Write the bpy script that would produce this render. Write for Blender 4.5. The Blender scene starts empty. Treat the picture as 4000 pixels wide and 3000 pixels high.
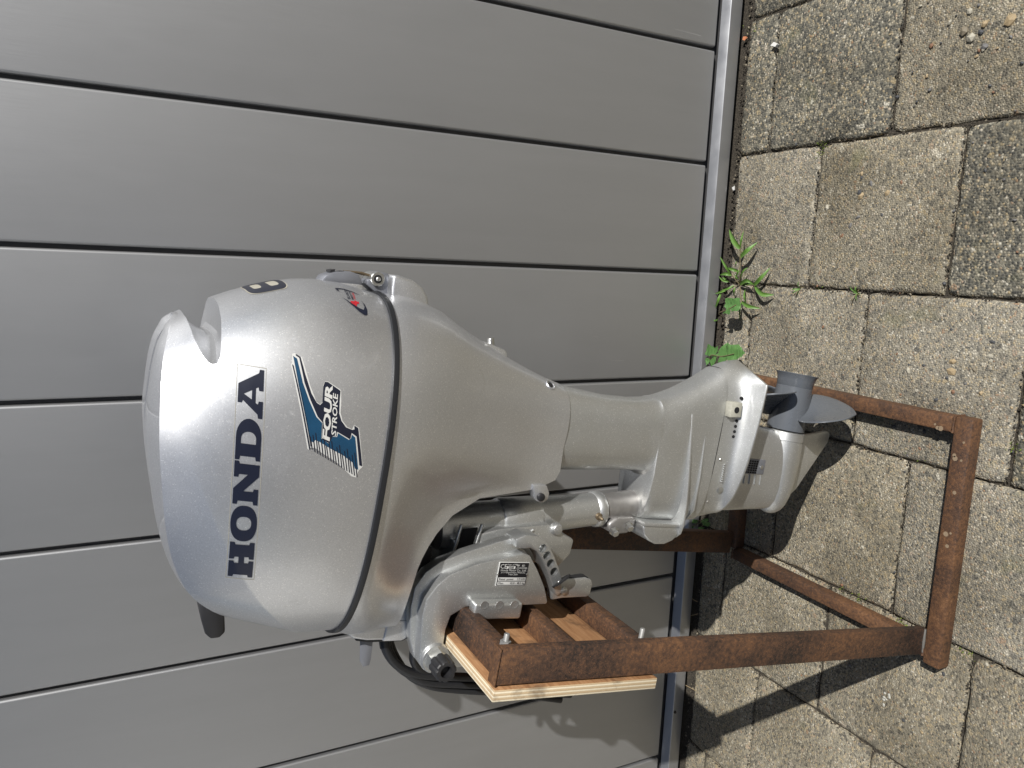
import bpy, bmesh, math, random
from mathutils import Vector, Matrix
from mathutils.bvhtree import BVHTree
R = math.radians
random.seed(7)
SC = bpy.context.scene
COL = SC.collection

# ---------------------------------------------------------------- camera, sky, sun, exposure
CAM_POS = (0.75617, -1.42692, 1.28314)
AX = Vector((0.98673242, 0.15888635, -0.03338047))    # to the right when the picture is held upright
AY = Vector((-0.04319554, 0.45510901, 0.88938739))    # up when held upright
AZ = Vector((0.15650327, -0.87614549, 0.455934))
cam = bpy.data.cameras.new("camera")
cam.lens = 27.0; cam.sensor_width = 36.0; cam.clip_start = 0.01; cam.clip_end = 400
co = bpy.data.objects.new("camera", cam); COL.objects.link(co)
m3 = Matrix((-AY, AX, AZ)).transposed()                # the phone was held sideways: picture lies on its side
co.matrix_world = Matrix.Translation(CAM_POS) @ m3.to_4x4()
SC.camera = co
SUN_D = Vector((-0.578, 0.501, -0.644)).normalized()
W = bpy.data.worlds.new("World"); SC.world = W; W.use_nodes = True
nt = W.node_tree; bg = nt.nodes["Background"]
sky = nt.nodes.new("ShaderNodeTexSky"); sky.sky_type = 'NISHITA'; sky.sun_disc = False
sky.sun_elevation = R(40.1); sky.sun_rotation = math.atan2(-SUN_D.x, -SUN_D.y)
nt.links.new(sky.outputs[0], bg.inputs[0]); bg.inputs[1].default_value = 0.051
sl = bpy.data.lights.new("sun", 'SUN'); sl.energy = 5.0; sl.angle = R(0.55); sl.color = (1.0, 0.972, 0.93)
so = bpy.data.objects.new("sun", sl); COL.objects.link(so)
so.rotation_euler = SUN_D.to_track_quat('-Z', 'Y').to_euler(); so.location = (3, -3, 5)
SC.view_settings.view_transform = 'Standard'; SC.view_settings.look = 'None'
SC.view_settings.exposure = 0.06; SC.view_settings.gamma = 1.0; SC.view_settings.use_curve_mapping = False
SC.cycles.max_bounces = 4; SC.cycles.diffuse_bounces = 2; SC.cycles.glossy_bounces = 3; SC.cycles.use_adaptive_sampling = True; SC.cycles.adaptive_threshold = 0.01; SC.cycles.caustics_reflective = False; SC.cycles.caustics_refractive = False

# ---------------------------------------------------------------- helpers
def interp(x, xs, ys):
    if x <= xs[0]: return ys[0]
    for i in range(1, len(xs)):
        if x <= xs[i]:
            u = (x - xs[i-1]) / (xs[i] - xs[i-1])
            # smooth (catmull-like) interpolation
            y0 = ys[i-1]; y1 = ys[i]
            def slope(k):
                if k == 0: return (ys[1]-ys[0])/(xs[1]-xs[0])
                if k == len(xs)-1: return (ys[-1]-ys[-2])/(xs[-1]-xs[-2])
                a = (ys[k]-ys[k-1])/(xs[k]-xs[k-1]); b = (ys[k+1]-ys[k])/(xs[k+1]-xs[k])
                return 0 if a*b <= 0 else 2*a*b/(a+b)
            h = xs[i]-xs[i-1]; m0 = slope(i-1)*h; m1 = slope(i)*h
            return (2*u**3-3*u**2+1)*y0+(u**3-2*u**2+u)*m0+(-2*u**3+3*u**2)*y1+(u**3-u**2)*m1
    return ys[-1]

def finish(me, mat, smooth=None):
    if mat is not None: me.materials.append(mat)
    if smooth is not None:
        for p in me.polygons: p.use_smooth = True
        me.set_sharp_from_angle(angle=R(smooth))

def link(name, me, parent=None, label=None, cat=None, group=None, kind=None):
    o = bpy.data.objects.new(name, me); COL.objects.link(o)
    if parent is not None: o.parent = parent
    if label: o["label"] = label
    if cat: o["category"] = cat
    if group: o["group"] = group
    if kind: o["kind"] = kind
    return o

def empty(name, loc, label, cat, rot=(0, 0, 0), group=None, kind=None):
    o = link(name, None, None, label, cat, group, kind); o.location = loc; o.rotation_euler = rot
    o.empty_display_size = 0.05
    return o

def pmesh(name, verts, faces, mat, parent=None, smooth=None, bevel=None, seg=2, **kw):
    me = bpy.data.meshes.new(name); me.from_pydata([tuple(v) for v in verts], [], faces); me.update()
    bm = bmesh.new(); bm.from_mesh(me); bmesh.ops.recalc_face_normals(bm, faces=bm.faces)
    if bevel:
        ed = [e for e in bm.edges if len(e.link_faces) == 2 and e.calc_face_angle(0) > 0.45]
        if ed: bmesh.ops.bevel(bm, geom=ed, offset=bevel, segments=seg, profile=0.5, affect='EDGES', clamp_overlap=True)
    bm.to_mesh(me); bm.free()
    finish(me, mat, smooth)
    return link(name, me, parent, **kw)

def box(name, x0, x1, y0, y1, z0, z1, mat, parent=None, bevel=None, seg=2, smooth=40, **kw):
    v = [(x, y, z) for x in (x0, x1) for y in (y0, y1) for z in (z0, z1)]
    f = [(0, 1, 3, 2), (4, 6, 7, 5), (0, 4, 5, 1), (2, 3, 7, 6), (0, 2, 6, 4), (1, 5, 7, 3)]
    return pmesh(name, v, f, mat, parent, smooth, bevel, seg, **kw)

def prism(name, poly, y0, y1, mat, parent=None, bevel=None, seg=2, smooth=40, **kw):
    """poly: (n, t) outline, extruded along y"""
    k = len(poly)
    v = [(a, y0, b) for a, b in poly] + [(a, y1, b) for a, b in poly]
    f = [tuple(range(k)), tuple(range(2*k-1, k-1, -1))] + [(i, (i+1) % k, k+(i+1) % k, k+i) for i in range(k)]
    return pmesh(name, v, f, mat, parent, smooth, bevel, seg, **kw)

def frame_of(d):
    d = Vector(d).normalized()
    u = d.cross(Vector((0, 0, 1)))
    if u.length < 0.1: u = d.cross(Vector((0, 1, 0)))
    u.normalize(); return u, d.cross(u).normalized()

def tube(name, pts, rad, mat, parent=None, n=12, smooth=50, cap=True, **kw):
    pts = [Vector(p) for p in pts]; V = []; F = []
    rr = rad if isinstance(rad, (list, tuple)) else [rad]*len(pts)
    u = None
    for i, p in enumerate(pts):
        d = (pts[min(i+1, len(pts)-1)] - pts[max(i-1, 0)]).normalized()
        if u is None: u, w = frame_of(d)
        u = (u - d*u.dot(d)).normalized(); w = d.cross(u)
        for k in range(n):
            a = 2*math.pi*k/n; V.append(p + (u*math.cos(a)+w*math.sin(a))*rr[i])
    for i in range(len(pts)-1):
        for k in range(n):
            F.append((i*n+k, i*n+(k+1) % n, (i+1)*n+(k+1) % n, (i+1)*n+k))
    if cap: F += [tuple(range(n-1, -1, -1)), tuple(range((len(pts)-1)*n, len(pts)*n))]
    return pmesh(name, V, F, mat, parent, smooth, **kw)

def spline(pts, k=8):
    pts = [Vector(p) for p in pts]; out = []
    for i in range(len(pts)-1):
        p0 = pts[max(i-1, 0)]; p1 = pts[i]; p2 = pts[i+1]; p3 = pts[min(i+2, len(pts)-1)]
        for j in range(k):
            t = j/k
            out.append(0.5*((2*p1)+(p2-p0)*t+(2*p0-5*p1+4*p2-p3)*t*t+(3*p1-p0-3*p2+p3)*t**3))
    out.append(pts[-1]); return out

def lathe(name, prof, org, axis, mat, parent=None, n=32, smooth=40, **kw):
    """prof: (distance along axis, radius)"""
    d = Vector(axis).normalized(); u, w = frame_of(d); org = Vector(org); V = []; F = []
    for a, r in prof:
        for k in range(n):
            q = 2*math.pi*k/n; V.append(org + d*a + (u*math.cos(q)+w*math.sin(q))*max(r, 1e-5))
    m = len(prof)
    for i in range(m-1):
        for k in range(n): F.append((i*n+k, i*n+(k+1) % n, (i+1)*n+(k+1) % n, (i+1)*n+k))
    F += [tuple(range(n-1, -1, -1)), tuple(range((m-1)*n, m*n))]
    return pmesh(name, V, F, mat, parent, smooth, **kw)

def loft(name, rings, mat, parent=None, smooth=35, cap0=True, cap1=True, **kw):
    n = len(rings[0]); V = [p for r in rings for p in r]; F = []
    for i in range(len(rings)-1):
        for k in range(n): F.append((i*n+k, i*n+(k+1) % n, (i+1)*n+(k+1) % n, (i+1)*n+k))
    if cap0: F.append(tuple(range(n-1, -1, -1)))
    if cap1: F.append(tuple(range((len(rings)-1)*n, len(rings)*n)))
    return pmesh(name, V, F, mat, parent, smooth, **kw)

def ring(n0, n1, h, t, p=2.4, K=64, tf=None, hf=None):
    """closed horizontal outline between n0 (bow) and n1 (stern), half width h, at height t or tf(s)"""
    out = []
    for k in range(K):
        th = 2*math.pi*k/K; c = math.cos(th); s = math.sin(th)
        sn = math.copysign(abs(c)**(2/p), c); sy = math.copysign(abs(s)**(2/p), s)
        hh = hf(sn) if hf else h
        out.append(Vector(((n0+n1)/2+(n1-n0)/2*sn, hh*sy, tf(sn) if tf else t)))
    return out

# ---------------------------------------------------------------- materials
class NT:
    def __init__(self, name):
        self.m = bpy.data.materials.new(name); self.m.use_nodes = True
        self.t = self.m.node_tree; self.b = self.t.nodes["Principled BSDF"]
    def n(self, ty, **kw):
        x = self.t.nodes.new("ShaderNode"+ty)
        for k, v in kw.items(): setattr(x, k, v)
        return x
    def l(self, a, b): self.t.links.new(a, b)
    def coords(self, scale=(1, 1, 1), out="Object"):
        tc = self.n("TexCoord"); mp = self.n("Mapping"); mp.inputs["Scale"].default_value = scale
        self.l(tc.outputs[out], mp.inputs[0]); return mp.outputs[0]
    def noise(self, vec, scale, detail=4, rough=0.55, dist=0.0):
        x = self.n("TexNoise"); x.inputs["Scale"].default_value = scale; x.inputs["Detail"].default_value = detail
        x.inputs["Roughness"].default_value = rough; x.inputs["Distortion"].default_value = dist
        self.l(vec, x.inputs["Vector"]); return x.outputs["Fac"]
    def ramp(self, fac, stops, interp='LINEAR'):
        x = self.n("ValToRGB"); cr = x.color_ramp; cr.interpolation = interp
        while len(cr.elements) < len(stops): cr.elements.new(0.5)
        for e, (p, c) in zip(cr.elements, stops):
            e.position = p; e.color = (c[0], c[1], c[2], 1) if isinstance(c, (tuple, list)) else (c, c, c, 1)
        self.l(fac, x.inputs[0]); return x.outputs[0]
    def mix(self, fac, a, b, mode='MIX'):
        x = self.n("Mix", data_type='RGBA', blend_type=mode)
        for i, v in ((0, fac), (6, a), (7, b)):
            if hasattr(v, "is_linked"): self.l(v, x.inputs[i])
            elif i == 0: x.inputs[0].default_value = v
            else: x.inputs[i].default_value = (v[0], v[1], v[2], 1)
        return x.outputs[2]
    def math(self, op, a, b=None):
        x = self.n("Math", operation=op)
        for i, v in enumerate((a, b)):
            if v is None: continue
            if hasattr(v, "is_linked"): self.l(v, x.inputs[i])
            else: x.inputs[i].default_value = v
        return x.outputs[0]
    def bump(self, h, dist=0.001, strength=1.0):
        x = self.n("Bump"); x.inputs["Distance"].default_value = dist; x.inputs["Strength"].default_value = strength
        self.l(h, x.inputs["Height"]); self.l(x.outputs[0], self.b.inputs["Normal"]); return x
    def set(self, **kw):
        for k, v in kw.items():
            i = self.b.inputs[k.replace("_", " ")]
            if hasattr(v, "is_linked"): self.l(v, i)
            else: i.default_value = (v[0], v[1], v[2], 1) if isinstance(v, (tuple, list)) else v

def plain(name, col, rough=0.5, metal=0.0, var=0.0, scale=60, coat=0.0):
    N = NT(name)
    if var:
        f = N.noise(N.coords(), scale)
        N.set(Base_Color=N.mix(f, tuple(c*(1-var) for c in col), tuple(min(1, c*(1+var)) for c in col)))
        N.set(Roughness=N.math('ADD', N.math('MULTIPLY', f, 0.25), rough-0.12))
    else: N.set(Base_Color=col, Roughness=rough)
    N.set(Metallic=metal, Coat_Weight=coat)
    return N.m

def mat_panel():
    N = NT("anodised_panel"); v = N.coords((90, 90, 2.2)); f = N.noise(v, 6, 3)
    g = N.noise(N.coords((1, 1, 1), "Object"), 3.0, 5)
    sp = N.n("TexVoronoi"); sp.inputs["Scale"].default_value = 55; N.l(N.coords(), sp.inputs["Vector"])
    spot = N.math('LESS_THAN', sp.outputs["Distance"], 0.035)
    base = N.mix(g, (0.395, 0.40, 0.41), (0.43, 0.435, 0.445))
    base = N.mix(N.math('MULTIPLY', f, 0.18), base, (0.49, 0.495, 0.505))
    smu = N.ramp(N.noise(N.coords((9, 9, 1.1)), 2.2, 6, 0.62, 0.4), [(0.35, 0.0), (0.7, 1.0)])
    base = N.mix(N.math('MULTIPLY', smu, 0.25), base, (0.36, 0.365, 0.37))
    base = N.mix(N.math('MULTIPLY', spot, 0.35), base, (0.5, 0.5, 0.48))
    N.set(Base_Color=base, Metallic=0.84, Roughness=N.math('ADD', N.math('MULTIPLY', f, 0.08), 0.465))
    N.bump(f, 0.0002, 0.35)
    return N.m

def mat_silver(name, col=(0.68, 0.69, 0.71), rough=0.35, grime=0.0):
    N = NT(name); v = N.coords()
    vo = N.n("TexVoronoi"); vo.inputs["Scale"].default_value = 1050; N.l(v, vo.inputs["Vector"])
    flake = N.math('GREATER_THAN', N.n("SeparateColor").outputs[0], 0.5) if False else vo.outputs["Color"]
    sc = N.n("SeparateColor"); N.l(flake, sc.inputs[0])
    base = N.mix(sc.outputs[0], tuple(c*0.93 for c in col), tuple(min(1, c*1.07) for c in col))
    base = N.mix(N.math('MULTIPLY', N.math('GREATER_THAN', sc.outputs[1], 0.972), 0.75), base, (0.97, 0.97, 0.97))
    if grime:
        g = N.ramp(N.noise(v, 9, 6, 0.6, 0.4), [(0.42, 0.0), (0.68, 1.0)])
        base = N.mix(N.math('MULTIPLY', g, grime), base, (0.33, 0.31, 0.22))
    scr = N.ramp(N.noise(N.coords((9, 9, 160)), 2.3, 3, 0.6, 0.6), [(0.715, 0.0), (0.73, 1.0)])
    scu = N.ramp(N.noise(v, 26, 6, 0.72, 0.8), [(0.60, 0.0), (0.72, 1.0)])
    base = N.mix(N.math('MULTIPLY', scr, 0.35), base, (0.85, 0.85, 0.84)); base = N.mix(N.math('MULTIPLY', scu, 0.22), base, (0.42, 0.41, 0.38))
    rg = N.math('ADD', N.math('MULTIPLY', N.noise(v, 14, 4), 0.12), rough)
    N.set(Base_Color=base, Metallic=0.87, Roughness=N.math('ADD', rg, N.math('MULTIPLY', scu, 0.12)),
          Coat_Weight=0.5, Coat_Roughness=0.05)
    return N.m

def mat_rust(name, dark=0.5, seed=0.0):
    N = NT(name); tc = N.n("TexCoord"); mp = N.n("Mapping"); mp.inputs["Location"].default_value = (seed, seed*1.7, seed*0.6)
    N.l(tc.outputs["Object"], mp.inputs[0]); v = mp.outputs[0]
    big = N.noise(v, 6.0, 6, 0.62, 0.2); fine = N.noise(v, 330, 3, 0.65); mid = N.noise(v, 190, 4, 0.7)
    tone = N.math('ADD', N.math('MULTIPLY', big, 0.55), N.math('MULTIPLY', mid, 0.45))
    c1 = N.ramp(tone, [(dark-0.12, (0.024, 0.017, 0.014)), (dark-0.01, (0.075, 0.040, 0.024)), (dark+0.08, (0.135, 0.066, 0.031)), (dark+0.18, (0.22, 0.115, 0.055))])
    spots = N.ramp(fine, [(0.60, 0.0), (0.72, 1.0)])
    c2 = N.mix(N.math('MULTIPLY', spots, 0.6), c1, (0.30, 0.135, 0.055))
    dk = N.ramp(N.noise(v, 34, 6, 0.72, 0.2), [(0.36, 1.0), (0.46, 0.0)])
    c3 = N.mix(N.math('MULTIPLY', dk, 0.45), c2, (0.022, 0.016, 0.014))
    N.set(Base_Color=c3, Roughness=N.ramp(tone, [(0.3, 0.45), (0.65, 0.85)]), Specular_IOR_Level=0.4)
    h = N.math('ADD', N.math('MULTIPLY', fine, 0.5), mid); N.bump(h, 0.0012, 0.6)
    return N.m

def mat_tile(name, tint, darkness, seed):
    """washed-gravel concrete: cells are the small stones, cement between"""
    N = NT(name); tc = N.n("TexCoord"); mp = N.n("Mapping"); mp.inputs["Location"].default_value = (seed, seed, 0)
    geo = N.n("NewGeometry"); N.l(geo.outputs["Position"], mp.inputs[0]); v = mp.outputs[0]
    a = N.n("TexVoronoi"); a.inputs["Scale"].default_value = 300-90*darkness; N.l(v, a.inputs["Vector"])
    b = N.n("TexVoronoi"); b.inputs["Scale"].default_value = 125; N.l(v, b.inputs["Vector"])
    sa = N.n("SeparateColor"); N.l(a.outputs["Color"], sa.inputs[0]); sb = N.n("SeparateColor"); N.l(b.outputs["Color"], sb.inputs[0])
    d = darkness
    stops = [(0.0, (0.03, 0.032, 0.034)), (0.13+0.36*d, (0.075, 0.075, 0.07)), (0.30+0.32*d, (0.23, 0.21, 0.165)), (0.60+0.2*d, (0.36, 0.33, 0.26)), (0.80+0.12*d, (0.47, 0.37, 0.215)), (0.92+0.05*d, (0.66, 0.63, 0.54)), (1.0, (0.33, 0.19, 0.10))]
    ca = N.ramp(sa.outputs[0], stops); cb = N.ramp(sb.outputs[1], stops)
    stone = N.mix(N.math('GREATER_THAN', sb.outputs[0], 0.86), ca, cb)
    cement = N.mix(N.noise(v, 20, 5), tuple(0.7*c for c in tint), tint)
    gap = N.ramp(a.outputs["Distance"], [(0.40, 0.0), (0.66, 1.0)])
    col = N.mix(N.math('MULTIPLY', gap, 0.7), stone, cement)
    col = N.mix(0.22-0.10*d, col, tint)
    patch = N.ramp(N.noise(v, 5.5, 6, 0.6, 0.3), [(0.30, (0.60, 0.58, 0.53)), (0.62, (1.04, 1.03, 1.0))])
    col = N.mix(1.0, col, patch, 'MULTIPLY')
    green = N.ramp(N.noise(v, 8.0, 5, 0.6, 0.5), [(0.60, 0.0), (0.74, 1.0)])
    col = N.mix(N.math('MULTIPLY', green, 0.42), col, (0.17, 0.17, 0.07))
    N.set(Base_Color=col, Roughness=0.82, Specular_IOR_Level=0.4)
    h = N.math('SUBTRACT', N.math('MULTIPLY', sa.outputs[2], 0.9), N.math('MULTIPLY', a.outputs["Distance"], 0.8))
    N.bump(h, 0.0024, 0.8)
    return N.m

def mat_ply():
    N = NT("plywood"); tc = N.n("TexCoord"); sp = N.n("SeparateXYZ"); N.l(tc.outputs["Object"], sp.inputs[0])
    # distance through the board (it leans by 9 degrees): stripes are the veneers
    d = N.math('SUBTRACT', N.math('MULTIPLY', sp.outputs[0], math.cos(math.radians(9))), N.math('MULTIPLY', sp.outputs[2], math.sin(math.radians(9))))
    w = N.math('FRACT', N.math('MULTIPLY', N.math('ADD', d, 0.0665), 1/0.0055))
    lay = N.ramp(w, [(0.0, (0.30, 0.20, 0.11)), (0.06, (0.72, 0.63, 0.46)), (0.46, (0.76, 0.67, 0.50)), (0.5, (0.22, 0.14, 0.08)), (0.56, (0.50, 0.37, 0.22)), (0.97, (0.56, 0.43, 0.27)), (1.0, (0.30, 0.20, 0.11))])
    grain = N.noise(N.coords((60, 6, 60)), 3.0, 6, 0.6, 0.6)
    face = N.ramp(grain, [(0.3, (0.30, 0.145, 0.062)), (0.55, (0.42, 0.225, 0.105)), (0.75, (0.48, 0.275, 0.14))])
    geo = N.n("NewGeometry"); dot = N.n("VectorMath", operation='DOT_PRODUCT'); N.l(geo.outputs["True Normal"], dot.inputs[0]); dot.inputs[1].default_value = (0.98769, 0, -0.15643)
    isface = N.math('GREATER_THAN', N.math('ABSOLUTE', dot.outputs["Value"]), 0.8)
    stain = N.ramp(N.noise(N.coords(), 22, 5, 0.6, 0.4), [(0.52, 0.0), (0.66, 1.0)])
    col = N.mix(isface, lay, face); col = N.mix(N.math('MULTIPLY', stain, 0.6), col, (0.07, 0.045, 0.028))
    N.set(Base_Color=col, Roughness=0.75); N.bump(grain, 0.0008, 0.4)
    return N.m

M = {}
M['panel'] = mat_panel()
M['groove'] = plain("groove_shade_grey", (0.10, 0.10, 0.102), 0.5, 0.2)  # panel metal darkened: shade in the panel gaps is put into the colour
M['rail'] = plain("rail_aluminium", (0.34, 0.345, 0.355), 0.38, 0.75, 0.06, 25)
def mat_soil():
    N = NT("soil"); v = N.coords(); f = N.noise(v, 240, 5, 0.7); g = N.noise(v, 30, 4)
    c = N.ramp(f, [(0.3, (0.022, 0.018, 0.015)), (0.5, (0.065, 0.054, 0.040)), (0.66, (0.13, 0.11, 0.08)), (0.75, (0.24, 0.21, 0.16))])
    N.set(Base_Color=N.mix(N.math('MULTIPLY', g, 0.5), c, (0.03, 0.026, 0.02)), Roughness=0.95); N.bump(f, 0.004, 1.0); return N.m
M['soil'] = mat_soil()
M['silver'] = mat_silver("silver_paint")
M['silver_leg'] = mat_silver("silver_paint_leg", (0.60, 0.61, 0.605), 0.40, 0.16)
M['alu'] = mat_silver("cast_aluminium", (0.60, 0.61, 0.605), 0.37)
M['rubber'] = plain("black_rubber", (0.016, 0.017, 0.02), 0.42)
M['blackpl'] = plain("black_plastic", (0.02, 0.02, 0.022), 0.5, 0, 0.2, 90)
M['prop'] = plain("prop_grey", (0.105, 0.115, 0.13), 0.28, 0.0, 0.04, 40, 0.3)
M['steel'] = plain("zinc_steel", (0.52, 0.52, 0.50), 0.32, 0.9, 0.12, 120)
M['tile_a'] = mat_tile("washed_gravel_light", (0.305, 0.285, 0.24), 0.0, 0.0)
M['tile_b'] = mat_tile("washed_gravel_warm", (0.31, 0.28, 0.215), 0.05, 3.3)
M['tile_d'] = mat_tile("washed_gravel_dark", (0.215, 0.205, 0.165), 0.75, 7.7)
M['tile_far'] = plain("far_paving", (0.24, 0.22, 0.185), 0.9, 0, 0.2, 8)
M['navy'] = plain("navy_print", (0.010, 0.013, 0.028), 0.35)
M['black_print'] = plain("black_print", (0.011, 0.011, 0.013), 0.4)
M['sticker'] = plain("white_print", (0.62, 0.62, 0.60), 0.4)
M['film'] = plain("film_rim", (0.36, 0.345, 0.29), 0.5)
M['sticker_tan'] = plain("tan_print", (0.45, 0.43, 0.36), 0.45)
M['blue'] = plain("blue_print", (0.009, 0.058, 0.125), 0.3, 0.0, 0.35, 25)
M['red'] = plain("red_print", (0.50, 0.02, 0.03), 0.4)
M['latch'] = plain("latch_grey", (0.24, 0.25, 0.28), 0.42, 0.45, 0.05, 60)
M['brass'] = plain("brass", (0.22, 0.17, 0.11), 0.5, 0.7)
M['hole'] = plain("hole_shade_black", (0.008, 0.008, 0.009), 0.95)  # near black paints the shade inside openings; also colours the black washer
M['anode'] = plain("zinc_anode", (0.46, 0.45, 0.38), 0.8, 0.1, 0.35, 180)
M['scratch'] = plain("bare_scratch", (0.50, 0.50, 0.49), 0.5)
def mat_leaf(name, a, b):
    N = NT(name); f = N.noise(N.coords(), 90, 4); N.set(Base_Color=N.mix(f, a, b), Roughness=0.5)
    N.b.inputs["Subsurface Weight"].default_value = 0.0
    N.bump(f, 0.0012, 0.5); return N.m
M['grass'] = mat_leaf("grass_blade", (0.06, 0.14, 0.020), (0.125, 0.25, 0.04))
M['leaf'] = mat_leaf("thistle_leaf", (0.055, 0.14, 0.035), (0.12, 0.26, 0.07))
M['leaf2'] = mat_leaf("sprout_leaf", (0.05, 0.12, 0.02), (0.09, 0.20, 0.035))
M['stem'] = plain("stem", (0.17, 0.14, 0.075), 0.6)
M['moss'] = plain("moss", (0.13, 0.17, 0.028), 0.9, 0, 0.4, 200)
for k_, c_ in enumerate(((0.06, 0.062, 0.066), (0.38, 0.29, 0.17), (0.22, 0.12, 0.07), (0.20, 0.17, 0.12), (0.42, 0.39, 0.31), (0.15, 0.145, 0.14), (0.46, 0.45, 0.40))): M['stone%d' % k_] = plain("pebble_%d" % k_, c_, 0.6, 0, 0.25, 250)
M['brick'] = plain("brick_wall", (0.23, 0.095, 0.06), 0.85, 0, 0.3, 12)
M['roof'] = plain("roof_tiles", (0.09, 0.05, 0.04), 0.8, 0, 0.2, 8)
M['glass'] = plain("window_glass", (0.03, 0.035, 0.04), 0.06)
M['white'] = plain("chalk", (0.74, 0.73, 0.70), 0.8, 0, 0.1, 200)
M['orange'] = plain("brick", (0.62, 0.24, 0.11), 0.8, 0, 0.2, 200)
M['flake'] = plain("flake", (0.42, 0.43, 0.44), 0.8)
M['straw'] = plain("straw", (0.36, 0.27, 0.16), 0.7)
M['ply'] = mat_ply()
M['weld'] = plain("weld_grey", (0.22, 0.21, 0.19), 0.55, 0.5, 0.25, 200)
M['steel_cast'] = plain("raw_casting", (0.33, 0.32, 0.31), 0.45, 0.7, 0.3, 90)
M['spot'] = plain("old_paint", (0.27, 0.20, 0.13), 0.7, 0, 0.2, 300)
M['bolt'] = plain("galvanised_bolt", (0.34, 0.34, 0.33), 0.5, 0.5, 0.25, 300)
M['rust1'] = mat_rust("rust_upright", 0.525, 1.0); M['rust2'] = mat_rust("rust_base", 0.50, 4.0); M['rust3'] = mat_rust("rust_rail", 0.475, 9.0)

# ---------------------------------------------------------------- ground and paving
def build_ground():
    g = pmesh("ground", [(-60, -60, -0.012), (60, -60, -0.012), (60, 60, -0.012), (-60, 60, -0.012)], [(0, 1, 2, 3)], M['tile_far'], kind="structure")
    pmesh("soil", [(-3, -3, -0.0075), (5, -3, -0.0075), (5, 0.05, -0.0075), (-3, 0.05, -0.0075)], [(0, 1, 2, 3)], M['soil'], kind="structure")
    pv = empty("pavement", (0, 0, 0), None, None, kind="structure")
    xs = [-0.446, -0.150, 0.130, 0.429, 0.730, 1.019, 1.312, 1.610, 1.91]
    off = [-0.243, -0.408, -0.549, -0.420, -0.271, -0.426, -0.272, -0.42]     # one known cross joint in each column
    xs = [-1.94, -1.64, -1.342, -1.044, -0.745] + xs; off = [-0.4, -0.25, -0.4, -0.25, -0.4] + off
    rnd = random.Random(3)
    dark = {(10, -0.126), (10, 0.174), (9, -0.574), (8, -0.73), (10, -0.426)}
    j = 0.0013
    for c in range(len(xs)-1):
        y = off[c]
        while y < -0.03: y += 0.302
        while y > -2.3:
            y1 = min(y, -0.034 + rnd.uniform(-0.006, 0.004)); y0 = y-0.302
            if y1-y0 > 0.03:
                x0 = xs[c]+j; x1 = xs[c+1]-j; a = y0+j; b = y1-j
                dz = rnd.uniform(-0.0025, 0.0025); tx = rnd.uniform(-0.006, 0.006); ty = rnd.uniform(-0.006, 0.006)
                key = 'tile_a'
                if (c == 10) and y1 > -0.42: key = 'tile_d'
                elif c == 9 and y1 < -0.5: key = 'tile_d'
                elif c in (11,): key = 'tile_d'
                elif c == 8 and y1 < -0.7: key = 'tile_d'
                elif rnd.random() < 0.4: key = 'tile_b'
                if c in (6, 5): key = 'tile_b'
                nseg = 14; V = []; F = []
                cx = (x0+x1)/2; cy = (a+b)/2
                cor = [rnd.choice((.001, .002, .004)) for _ in range(4)]; ph = [rnd.uniform(0, 6.28) for _ in range(4)]
                # top outline, slightly chipped and worn, then a rounded shoulder and the side
                def outline(ins, z, jit):
                    o = []
                    cs = [(x0+ins, a+ins), (x1-ins, a+ins), (x1-ins, b-ins), (x0+ins, b-ins)]
                    for q in range(4):
                        p = cs[q]; r = cs[(q+1) % 4]
                        for k in range(nseg):
                            u = k/nseg; X = p[0]+(r[0]-p[0])*u; Y = p[1]+(r[1]-p[1])*u
                            if k == 0: X += math.copysign(cor[q], cx-X); Y += math.copysign(cor[q], cy-Y)
                            X += rnd.gauss(0, jit); Y += rnd.gauss(0, jit)
                            if jit: X += .0010*math.sin(Y*31+ph[0])*math.sin(Y*97+ph[1]); Y += .0010*math.sin(X*29+ph[2])*math.sin(X*103+ph[3])
                            o.append((X, Y, z+dz+tx*(X-cx)+ty*(Y-cy)+rnd.gauss(0, jit*0.4)))
                    return o
                rings = [outline(0, -0.03, 0), outline(0.0006, -0.006, 0.0008), outline(0.0035, -0.0014, 0.0011), outline(0.009, 0.0, 0.0008)]
                n = nseg*4; V = [v for r_ in rings for v in r_]
                for i in range(3):
                    for k in range(n): F.append((i*n+k, i*n+(k+1) % n, (i+1)*n+(k+1) % n, (i+1)*n+k))
                F.append(tuple(range(3*n, 4*n)))
                pmesh("paving_tile", V, F, M[key], pv, smooth=60)
            y -= 0.302
    return pv

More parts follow.
